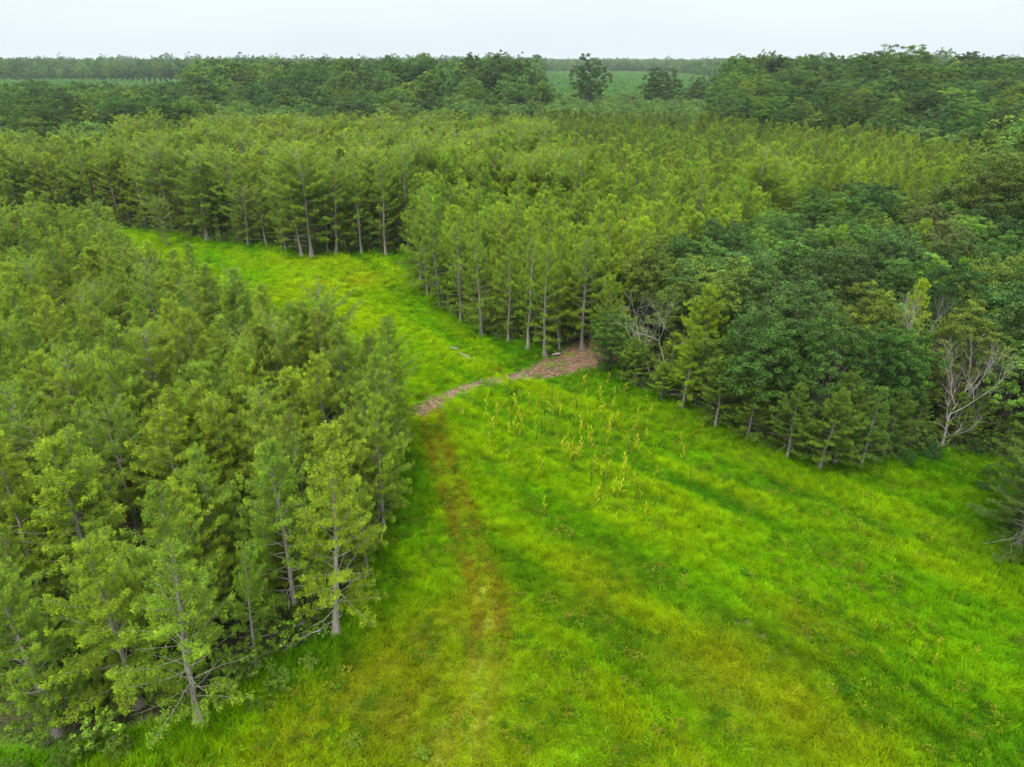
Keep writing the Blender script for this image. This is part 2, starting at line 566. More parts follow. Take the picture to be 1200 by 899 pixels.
m, nt = newmat('bark_litter_soil')
out = nd(nt, 'ShaderNodeOutputMaterial')
pb = nd(nt, 'ShaderNodeBsdfPrincipled')
pb.inputs['Roughness'].default_value = 0.95
gg = nd(nt, 'ShaderNodeNewGeometry')
n = nd(nt, 'ShaderNodeTexNoise')
n.inputs['Scale'].default_value = 2.2
n.inputs['Detail'].default_value = 8
n.inputs['Roughness'].default_value = 0.7
nt.links.new(gg.outputs['Position'], n.inputs['Vector'])
r = nd(nt, 'ShaderNodeValToRGB')
r.color_ramp.elements[0].position = 0.34
r.color_ramp.elements[0].color = (0.10, 0.060, 0.040, 1)
r.color_ramp.elements[1].position = 0.66
r.color_ramp.elements[1].color = (0.27, 0.175, 0.11, 1)
k = r.color_ramp.elements.new(0.5)
k.color = (0.19, 0.115, 0.070, 1)
nt.links.new(n.outputs['Fac'], r.inputs[0])
nt.links.new(r.outputs[0], pb.inputs['Base Color'])
nt.links.new(pb.outputs[0], out.inputs[0])
M_PATH = m
path = link('dirt_path', path_strip())
tag(path, 'brown bark and wood strewn path curving out of the woods into the grass', kind='structure')

# ------------------------------------------------------------------ geometry-node scatter for masses
def make_collection(name, meshes, objname):
    c = bpy.data.collections.new(name)
    for i, me in enumerate(meshes):
        o = bpy.data.objects.new('%s_%02d' % (objname, i), me)
        c.objects.link(o)
    return c

def scatter(name, pts, rot, scl, idx, tint, coll, label, tilt=None):
    n_ = len(pts)
    me = bpy.data.meshes.new(name)
    me.vertices.add(n_)
    me.vertices.foreach_set('co', np.asarray(pts, np.float32).ravel())
    r3 = np.zeros((n_, 3), np.float32)
    r3[:, 2] = rot
    if tilt is not None:
        r3[:, :2] = tilt
    a = me.attributes.new('rot3', 'FLOAT_VECTOR', 'POINT'); a.data.foreach_set('vector', r3.ravel())
    a = me.attributes.new('scl3', 'FLOAT_VECTOR', 'POINT'); a.data.foreach_set('vector', np.asarray(scl, np.float32).ravel())
    a = me.attributes.new('pick', 'INT', 'POINT'); a.data.foreach_set('value', np.asarray(idx, np.int32))
    a = me.attributes.new('tint', 'FLOAT_COLOR', 'POINT')
    t4 = np.concatenate([np.asarray(tint, np.float32), np.ones((n_, 1), np.float32)], 1)
    a.data.foreach_set('color', t4.ravel())
    me.update()
    o = link(name, me)
    tag(o, label, kind='stuff')
    ng = bpy.data.node_groups.new(name + '_scatter', 'GeometryNodeTree')
    ng.interface.new_socket('Geometry', in_out='INPUT', socket_type='NodeSocketGeometry')
    ng.interface.new_socket('Geometry', in_out='OUTPUT', socket_type='NodeSocketGeometry')
    gi, go = ng.nodes.new('NodeGroupInput'), ng.nodes.new('NodeGroupOutput')
    mtp = ng.nodes.new('GeometryNodeMeshToPoints')
    iop = ng.nodes.new('GeometryNodeInstanceOnPoints')
    ci = ng.nodes.new('GeometryNodeCollectionInfo')
    ci.inputs['Collection'].default_value = coll
    ci.inputs['Separate Children'].default_value = True
    ci.inputs['Reset Children'].default_value = True
    iop.inputs['Pick Instance'].default_value = True
    def na(nm, ty):
        q = ng.nodes.new('GeometryNodeInputNamedAttribute')
        q.data_type = ty
        q.inputs['Name'].default_value = nm
        return q.outputs['Attribute']
    e2r = ng.nodes.new('FunctionNodeEulerToRotation')
    ng.links.new(gi.outputs[0], mtp.inputs['Mesh'])
    ng.links.new(mtp.outputs[0], iop.inputs['Points'])
    ng.links.new(ci.outputs[0], iop.inputs['Instance'])
    ng.links.new(na('pick', 'INT'), iop.inputs['Instance Index'])
    ng.links.new(na('rot3', 'FLOAT_VECTOR'), e2r.inputs[0])
    ng.links.new(e2r.outputs[0], iop.inputs['Rotation'])
    ng.links.new(na('scl3', 'FLOAT_VECTOR'), iop.inputs['Scale'])
    ng.links.new(iop.outputs[0], go.inputs[0])
    md = o.modifiers.new('scatter', 'NODES')
    md.node_group = ng
    return o

# ------------------------------------------------------------------ tree shapes
def unit(v):
    return v / (np.linalg.norm(v, axis=-1, keepdims=True) + 1e-9)

def cypress(seed, H=10.0, bare=0.14, W=2.7, peak=0.32, style='young', leaves=78, twigstep=0.34, fl=1.0, lean=0.25, two=False):
    """feathery pond cypress: flared trunk, up-swept limbs, flat sprays of fine leaves"""
    g = np.random.default_rng(seed)
    wood, leaf = Geo(), Geo()
    def trunk(base, tilt, H_):
        n_ = 12
        t = np.linspace(0, 1, n_)
        px = base[0] + tilt[0] * t * H_ + np.cumsum(g.normal(0, 0.035, n_))
        py = base[1] + tilt[1] * t * H_ + np.cumsum(g.normal(0, 0.035, n_))
        pz = t * H_
        rad = 0.125 * (H_ / 10) * (1 - t) ** 0.8 + 0.012
        sides = 10
        rr = np.repeat(rad[:, None], sides, 1)
        # buttressed foot
        zz = np.array([0.0, 0.25, 0.6, 1.1])
        bp_ = np.interp(zz, pz, px), np.interp(zz, pz, py)
        pts = np.stack([np.concatenate([bp_[0], px[2:]]), np.concatenate([bp_[1], py[2:]]), np.concatenate([zz - 0.1, pz[2:]])], 1)
        foot = np.array([0.36, 0.27, 0.19, 0.155]) * (H_ / 10)
        lob = 1 + 0.22 * np.cos(np.arange(sides) * 2 * math.pi * 3 / sides + g.random() * 6)
        fr = foot[:, None] * (1 + (lob[None] - 1) * np.array([1, 0.8, 0.4, 0.15])[:, None])
        wood.tube(pts, np.concatenate([fr, rr[2:]]), sides)
        return np.stack([px, py, pz], 1)
    stems = [trunk((0, 0), g.normal(0, 0.03, 2) * lean * 4, H)]
    if two:
        stems.append(trunk((0.5, 0.1), (0.09, 0.04), H * 0.9))
    for P in stems:
        Hs = P[-1, 2]
        z = bare * Hs
        phi = g.random() * 6.28
        while z < Hs * 0.985:
            t = z / Hs
            if style == 'young':
                prof = np.interp(t, [0, peak * 0.5, peak, 0.6, 0.8, 0.93, 1], [0.65, 0.9, 1.0, 0.76, 0.44, 0.19, 0.06])
                el = np.interp(t, [0, 0.35, 0.7, 1], [0.02, 0.22, 0.6, 1.15])
            elif style == 'pole':
                prof = np.interp(t, [0, 0.3, 0.55, 0.75, 0.93, 1], [0.5, 0.75, 0.95, 0.72, 0.35, 0.12])
                el = np.interp(t, [0, 0.35, 0.7, 1], [0.0, 0.12, 0.5, 1.1])
            else:  # old, flat topped
                prof = np.interp(t, [0, 0.35, 0.6, 0.8, 0.93, 1], [0.62, 0.85, 1.0, 0.92, 0.62, 0.3])
                el = np.interp(t, [0, 0.5, 0.8, 1], [0.0, 0.18, 0.5, 0.8])
            phi += 2.4 + g.normal(0, 0.35)
            L = W * prof * g.uniform(0.62, 1.18)
            el += g.normal(0, 0.10)
            p0 = np.array([np.interp(z, P[:, 2], P[:, 0]), np.interp(z, P[:, 2], P[:, 1]), z])
            dirh = np.array([math.cos(phi), math.sin(phi), 0])
            k = 5
            tt = np.linspace(0, 1, k)
            curve = 0.18 * L * (tt ** 2) * (1 if t > 0.3 else -0.35)
            bpts = p0 + np.outer(tt * L * math.cos(el), dirh) + np.outer(tt * L * math.sin(el) + curve, [0, 0, 1])
            bpts[1:] += g.normal(0, 0.05 * L / 2.5, (k - 1, 3))
            wood.tube(bpts, np.linspace(0.027, 0.005, k) * (0.45 + 0.55 * L / W) * (1.35 if style == 'old' else 1.0), 4)
            side = np.array([-dirh[1], dirh[0], 0])
            start = 0.24 if t < 0.6 else 0.10
            nt_ = max(3, int((1 - start) * L / twigstep * 1.6))
            if (g.random() < 0.10 and t < 0.55) or (t < bare + 0.12 and g.random() < 0.45):
                z += Hs * 0.012
                continue       # a bare limb
            for q in range(nt_):
                u_ = start + (1 - start) * (q + g.random()) / nt_
                c = np.array([np.interp(u_, tt, bpts[:, i]) for i in range(3)])
                sg = 1 if q % 2 else -1
                tl = (0.30 + 0.48 * (1 - u_) * L / 2.2) * g.uniform(0.6, 1.25)
                td = unit(dirh * g.uniform(0.5, 1.0) + side * sg * g.uniform(0.5, 1.1) + np.array([0, 0, g.uniform(-0.1, 0.45) + 0.35 * max(0, t - 0.55)]))
                if u_ > 0.9:
                    td = unit(dirh + side * g.normal(0, 0.3) + np.array([0, 0, 0.3]))
                if g.random() < 0.25 and tl > 0.3:
                    wood.tube(np.stack([c, c + td * tl * 0.9]), [0.006, 0.003], 3)
                m_ = max(4, int(leaves * fl * tl / 0.5))
                s_ = g.random(m_) ** 0.75
                cen = c + td * tl * s_[:, None]
                sp = unit(np.cross(td, [0, 0, 1.0]))
                lat = g.choice([-1, 1], m_)
                spread = g.uniform(0.02, 0.17, m_) * (1.2 - 0.5 * s_)
                cen = cen + sp * (lat * spread)[:, None] + np.array([0, 0, 1]) * (g.normal(0, 0.085, m_) + 0.02)[:, None]
                d = td * g.uniform(0.4, 1.0, m_)[:, None] + sp * (lat * g.uniform(0.4, 1.1, m_))[:, None] + np.stack([g.normal(0, .12, m_), g.normal(0, .12, m_), g.normal(0.12, 0.42, m_)], 1)
                nr = np.stack([g.normal(0, 0.6, m_), g.normal(0, 0.6, m_), np.ones(m_)], 1)
                sz = 1 / math.sqrt(fl)
                tv = g.uniform(0, 0.55)
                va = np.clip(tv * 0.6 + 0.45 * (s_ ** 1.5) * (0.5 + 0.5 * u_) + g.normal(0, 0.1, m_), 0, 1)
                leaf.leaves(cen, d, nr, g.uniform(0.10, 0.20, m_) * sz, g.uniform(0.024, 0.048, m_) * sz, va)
            z += Hs * g.uniform(0.009, 0.019) * (1.25 if style != 'young' else 1)
    return wood, leaf

def broadleaf(seed, H=12.0, Wr=3.4, lobes=22, sub=13, leaves=46, size=0.26, base=0.22, flat=0.8, open_=0.0, lobe=(0.30, 0.45), reach=(0.58, 0.90)):
    """round-headed hardwood: limbs to lobes, each lobe a cluster of leafy tufts"""
    g = np.random.default_rng(seed)
    wood, leaf = Geo(), Geo()
    cz = H * (base + (1 - base) * 0.5)
    rz = H * (1 - base) * 0.5
    fork = H * (base + 0.06)
    tp = np.stack([np.cumsum(g.normal(0, 0.06, 6)), np.cumsum(g.normal(0, 0.06, 6)), np.linspace(-0.2, fork, 6)], 1)
    wood.tube(tp, np.array([0.34, 0.22, 0.19, 0.17, 0.16, 0.14]) * H / 12, 8)
    top = tp[-1]
    gold = math.pi * (3 - math.sqrt(5))
    off = g.random() * 6
    for i in range(lobes):
        zf = 1 - (i + 0.5) / lobes * 1.75
        r_ = math.sqrt(max(0, 1 - zf * zf))
        a = off + i * gold + g.normal(0, 0.25)
        lr = Wr * g.uniform(*lobe)
        k = g.uniform(*reach)
        c = np.array([math.cos(a) * r_ * Wr * k, math.sin(a) * r_ * Wr * k, cz + zf * rz * k * flat + rz * 0.08])
        mid = (top + c) / 2 + np.array([0, 0, -0.1 * H / 12]) + g.normal(0, 0.2, 3)
        wood.tube(np.stack([top + g.normal(0, .05, 3), mid, c]), [0.085 * H / 12, 0.05 * H / 12, 0.02], 4)
        lv = g.uniform(-0.12, 0.16)
        for j in range(sub):
            d = g.normal(0, 1, 3)
            d[2] = d[2] * 0.8 + 0.35
            d = unit(d)
            tc_ = c + d * lr * g.uniform(0.72, 1.08)
            tr_ = lr * g.uniform(0.26, 0.42)
            m_ = int(leaves * g.uniform(0.7, 1.3))
            nrm = g.normal(0, 1, (m_, 3))
            nrm[:, 2] = nrm[:, 2] * 0.8
            nrm = unit(nrm + d * 0.7 + np.array([0, 0, 0.3]))
            pos = tc_ + nrm * tr_ * (g.random(m_) ** 0.4)[:, None] * np.array([1.1, 1.1, 0.75])
            dd = g.normal(0, 1, (m_, 3)) + nrm * 0.4
            dd[:, 2] -= 0.3
            nn = unit(nrm + g.normal(0, 0.5, (m_, 3)) + np.array([0, 0, 0.4]))
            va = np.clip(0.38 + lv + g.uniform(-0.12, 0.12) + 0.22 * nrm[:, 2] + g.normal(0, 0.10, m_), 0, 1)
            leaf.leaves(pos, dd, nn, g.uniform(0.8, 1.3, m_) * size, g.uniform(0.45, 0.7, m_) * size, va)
        if open_ and g.random() < open_:
            continue
    return wood, leaf

def pine(seed, H=10.0, W=2.0, whorls=13, bare=0.1, leaves=60, tall=False, nl=0.28, nw=0.04):
    g = np.random.default_rng(seed)
    wood, leaf = Geo(), Geo()
    z = np.linspace(-0.2, H, 9)
    P = np.stack([np.cumsum(g.normal(0, 0.03, 9)), np.cumsum(g.normal(0, 0.03, 9)), z], 1)
    wood.tube(P, np.linspace(0.018, 0.002, 9) * H + 0.01, 7)
    for w in range(whorls):
        t = bare + (1 - bare) * (w + 0.3) / whorls
        prof = (math.sin(math.pi * min(1, (t - bare) / (1 - bare) * 0.75 + 0.25)) if tall else 1 - 0.86 * (t - bare) / (1 - bare))
        nb = 5 if not tall else 6
        for b in range(nb):
            a = b * 6.283 / nb + w * 0.7 + g.normal(0, 0.2)
            L = W * prof * g.uniform(0.7, 1.15) + 0.12
            el = 0.15 + 0.6 * t + g.normal(0, 0.1)
            p0 = np.array([np.interp(t * H, z, P[:, 0]), np.interp(t * H, z, P[:, 1]), t * H])
            dirv = np.array([math.cos(a) * math.cos(el), math.sin(a) * math.cos(el), math.sin(el)])
            p1 = p0 + dirv * L
            wood.tube(np.stack([p0, (p0 + p1) / 2 - [0, 0, 0.05 * L], p1]), np.array([0.03, 0.018, 0.008]) * H / 10, 3)
            ntf = max(2, int(L / (0.45 * H / 10) * 1.3))
            for q in range(ntf):
                u_ = 0.35 + 0.65 * (q + 1) / ntf
                c = p0 + dirv * L * u_ + g.normal(0, 0.10 * L, 3) * np.array([1, 1, 0.4])
                m_ = leaves
                dd = unit(g.normal(0, 1, (m_, 3)) + dirv * 0.8 + np.array([0, 0, 0.5]))
                sz = nl * H / 10 * 1.0
                leaf.leaves(c + dd * sz * 0.6, dd, g.normal(0, 1, (m_, 3)), sz * g.uniform(0.8, 1.2, m_), nw * H / 10, np.clip(g.normal(0.5, 0.2, m_), 0, 1))
    # leader
    m_ = leaves
    dd = unit(g.normal(0, 0.6, (m_, 3)) + [0, 0, 1])
    leaf.leaves(P[-1] + dd * 0.1, dd, g.normal(0, 1, (m_, 3)), nl * H / 10, nw * H / 10, np.clip(g.normal(0.6, 0.2, m_), 0, 1))
    return wood, leaf

def dead_tree(seed, H=9.0, lean=(0.2, 0.0), stems=1, spread=0.5, depth=5, r0=0.16, first=0.35):
    g = np.random.default_rng(seed)
    w = Geo()
    def grow(p, d, L, r, lev):
        n_ = 4
        pts = [p]
        dd = d.copy()
        for i in range(n_):
            dd = unit(dd + g.normal(0, 0.10, 3) + np.array([0, 0, 0.03]))
            pts.append(pts[-1] + dd * L / n_)
        w.tube(np.array(pts), np.linspace(r, r * 0.62, n_ + 1), 6 if lev < 2 else 4)
        if lev >= depth:
            return
        nb = 2 if g.random() < 0.55 else 3
        for b in range(nb):
            nd_ = unit(dd + g.normal(0, spread, 3) + np.array([0, 0, 0.12]))
            grow(pts[-1], nd_, L * g.uniform(0.58, 0.82), r * 0.62 * g.uniform(0.7, 0.95), lev + 1)
        if g.random() < 0.8:
            k = g.integers(1, n_)
            nd_ = unit(dd + g.normal(0, spread * 1.5, 3))
            grow(pts[k], nd_, L * g.uniform(0.4, 0.6), r * 0.42, min(depth, lev + 2))
    for s_ in range(stems):
        a = s_ * 2.1
        d = unit(np.array([lean[0] + (0.25 * math.cos(a) if stems > 1 else 0), lean[1] + (0.25 * math.sin(a) if stems > 1 else 0), 1.0]))
        grow(np.array([0.15 * math.cos(a), 0.15 * math.sin(a), -0.15]) if stems > 1 else np.array([0, 0, -0.15.real]), d, H * first * g.uniform(0.85, 1.1), r0, 0)
    return w

# meshes, full detail
CY = {'young': [], 'pole': [], 'old': []}
CYM = {'young': [], 'pole': [], 'old': []}
def addcy(style, seed, **kw):
    w, l = cypress(seed, style=style, **kw)
    CY[style].append((w.mesh('trunk', M_BARK, True), l.mesh('crown', M_CYP)))
for i in range(10):
    addcy('young', 100 + i, bare=[.12, .14, .2, .10, .15, .20, .1, .15, .19, .15][i], W=[2.9, 2.5, 2.7, 3.0, 2.3, 2.6, 2.8, 2.4, 2.75, 2.5][i], peak=[.3, .35, .4, .25, .4, .45, .3, .35, .45, .3][i],
          leaves=54 if i == 8 else 86)
for i in range(4):
    addcy('pole', 200 + i, bare=[.14, .2, .17, .12][i], W=[2.2, 2.0, 2.4, 2.1][i])
for i in range(5):
    addcy('old', 300 + i, bare=[.12, .16, .14, .2, .12][i], W=[2.6, 2.9, 2.4, 2.6, 3.0][i], two=(i == 4), leaves=70 if i < 4 else 44)
# middle distance
cym = []
for i in range(10):
    st = ['young', 'young', 'young', 'young', 'pole', 'pole', 'old', 'old', 'old', 'old'][i]
    w, l = cypress(400 + i, style=st, bare=0.15 if i < 4 else 0.18, W=[2.6, 2.8, 2.3, 2.5, 2.1, 2.2, 2.6, 2.9, 2.5, 2.8][i], leaves=80, fl=0.28, twigstep=0.42)
    cym.append(joined('cypress', w, l, M_BARK, M_CYP))
COL_CY = make_collection('cypress_shapes', cym, 'cypress')

BR = []
for i in range(9):
    w, l = broadleaf(500 + i, Wr=[3.6, 3.2, 4.0, 3.0, 3.5, 3.9, 2.7, 3.3, 3.1][i], lobes=[22, 20, 26, 18, 24, 24, 18, 20, 22][i], base=[.16, .22, .14, .2, .24, .16, .12, .2, .15][i],
                     leaves=[66, 64, 62, 70, 64, 64, 66, 66, 64][i], size=[.19, .18, .21, .18, .17, .20, .18, .22, .17][i], flat=[1, 1.1, .9, 1.1, 1, .95, 1.1, 1, 1.1][i])
    BR.append((w.mesh('trunk', M_DARKBARK, True), l.mesh('crown', M_BRO)))
brm = []
for i in range(8):
    w, l = broadleaf(600 + i, Wr=[3.6, 3.2, 4.0, 3.1, 3.8, 4.3, 2.9, 3.4][i], lobes=20, sub=10, leaves=24, size=[.36, .34, .4, .35, .38, .4, .34, .4][i], base=0.12, flat=1.0, lobe=(0.38, 0.54), reach=(0.50, 0.74))
    brm.append(joined('hardwood', w, l, M_DARKBARK, M_BRO))
COL_BR = make_collection('hardwood_shapes', brm, 'hardwood')
brf = []
for i in range(6):
    w, l = broadleaf(650 + i, Wr=[4.2, 3.7, 4.6, 3.4, 4.0, 4.9][i], lobes=17, sub=7, leaves=8, size=0.85, base=-0.25, flat=1.0, lobe=(0.38, 0.54), reach=(0.5, 0.74))
    brf.append(l.mesh('hardwood_far', M_BRO))
COL_BF = make_collection('far_hardwood_shapes', brf, 'far_hardwood')
pnf = []
for i in range(4):
    w, l = pine(700 + i, H=10, W=3.0, whorls=7, bare=0.03, leaves=7, nl=1.0, nw=0.30)
    pnf.append(joined('plantation_pine', w, l, M_DARKBARK, M_PIN))
COL_PF = make_collection('pine_shapes', pnf, 'plantation_pine')

# ------------------------------------------------------------------ placing trees
T_ = math.tan
def project(x, y, z):
    """where a world point falls in the 1200 x 899 frame"""
    zz = z - CAM_H
    c, s_ = math.cos(R(25.4)), math.sin(R(25.4))
    d = y * c - zz * s_
    return 600 + 800 * x / d, 449.5 - 800 * (y * s_ + zz * c) / d, d

def jgrid(x0, x1, y0, y1, sp, seed, jit=0.42):
    g = np.random.default_rng(seed)
    xs = np.arange(x0, x1, sp)
    ys = np.arange(y0, y1, sp * 0.866)
    XX, YY = np.meshgrid(xs, ys)
    XX = XX + (np.arange(len(ys)) % 2)[:, None] * sp / 2
    XX = XX + g.uniform(-jit, jit, XX.shape) * sp
    YY = YY + g.uniform(-jit, jit, YY.shape) * sp
    return XX.ravel(), YY.ravel(), g

def frustum(x, y, m=25):
    return (np.abs(x) < 0.80 * y + m) & (y > 2)

C_CY = [(np.array(c) * 0.55 + np.array([0.158, 0.207, 0.041]) * 0.45) * np.array([1.48, 1.68, 0.74]) for c in ((0.165, 0.225, 0.040), (0.135, 0.205, 0.045), (0.185, 0.235, 0.032), (0.115, 0.180, 0.045), (0.150, 0.190, 0.050), (0.20, 0.24, 0.035))]
C_BR = [np.array(c) * np.array([1.46, 1.62, 0.85]) for c in ((0.050, 0.095, 0.030), (0.060, 0.110, 0.035), (0.040, 0.085, 0.034), (0.075, 0.125, 0.030), (0.055, 0.100, 0.048), (0.095, 0.130, 0.035), (0.045, 0.075, 0.030))]

records = []     # x, y, height, kind, style, tint, hand label
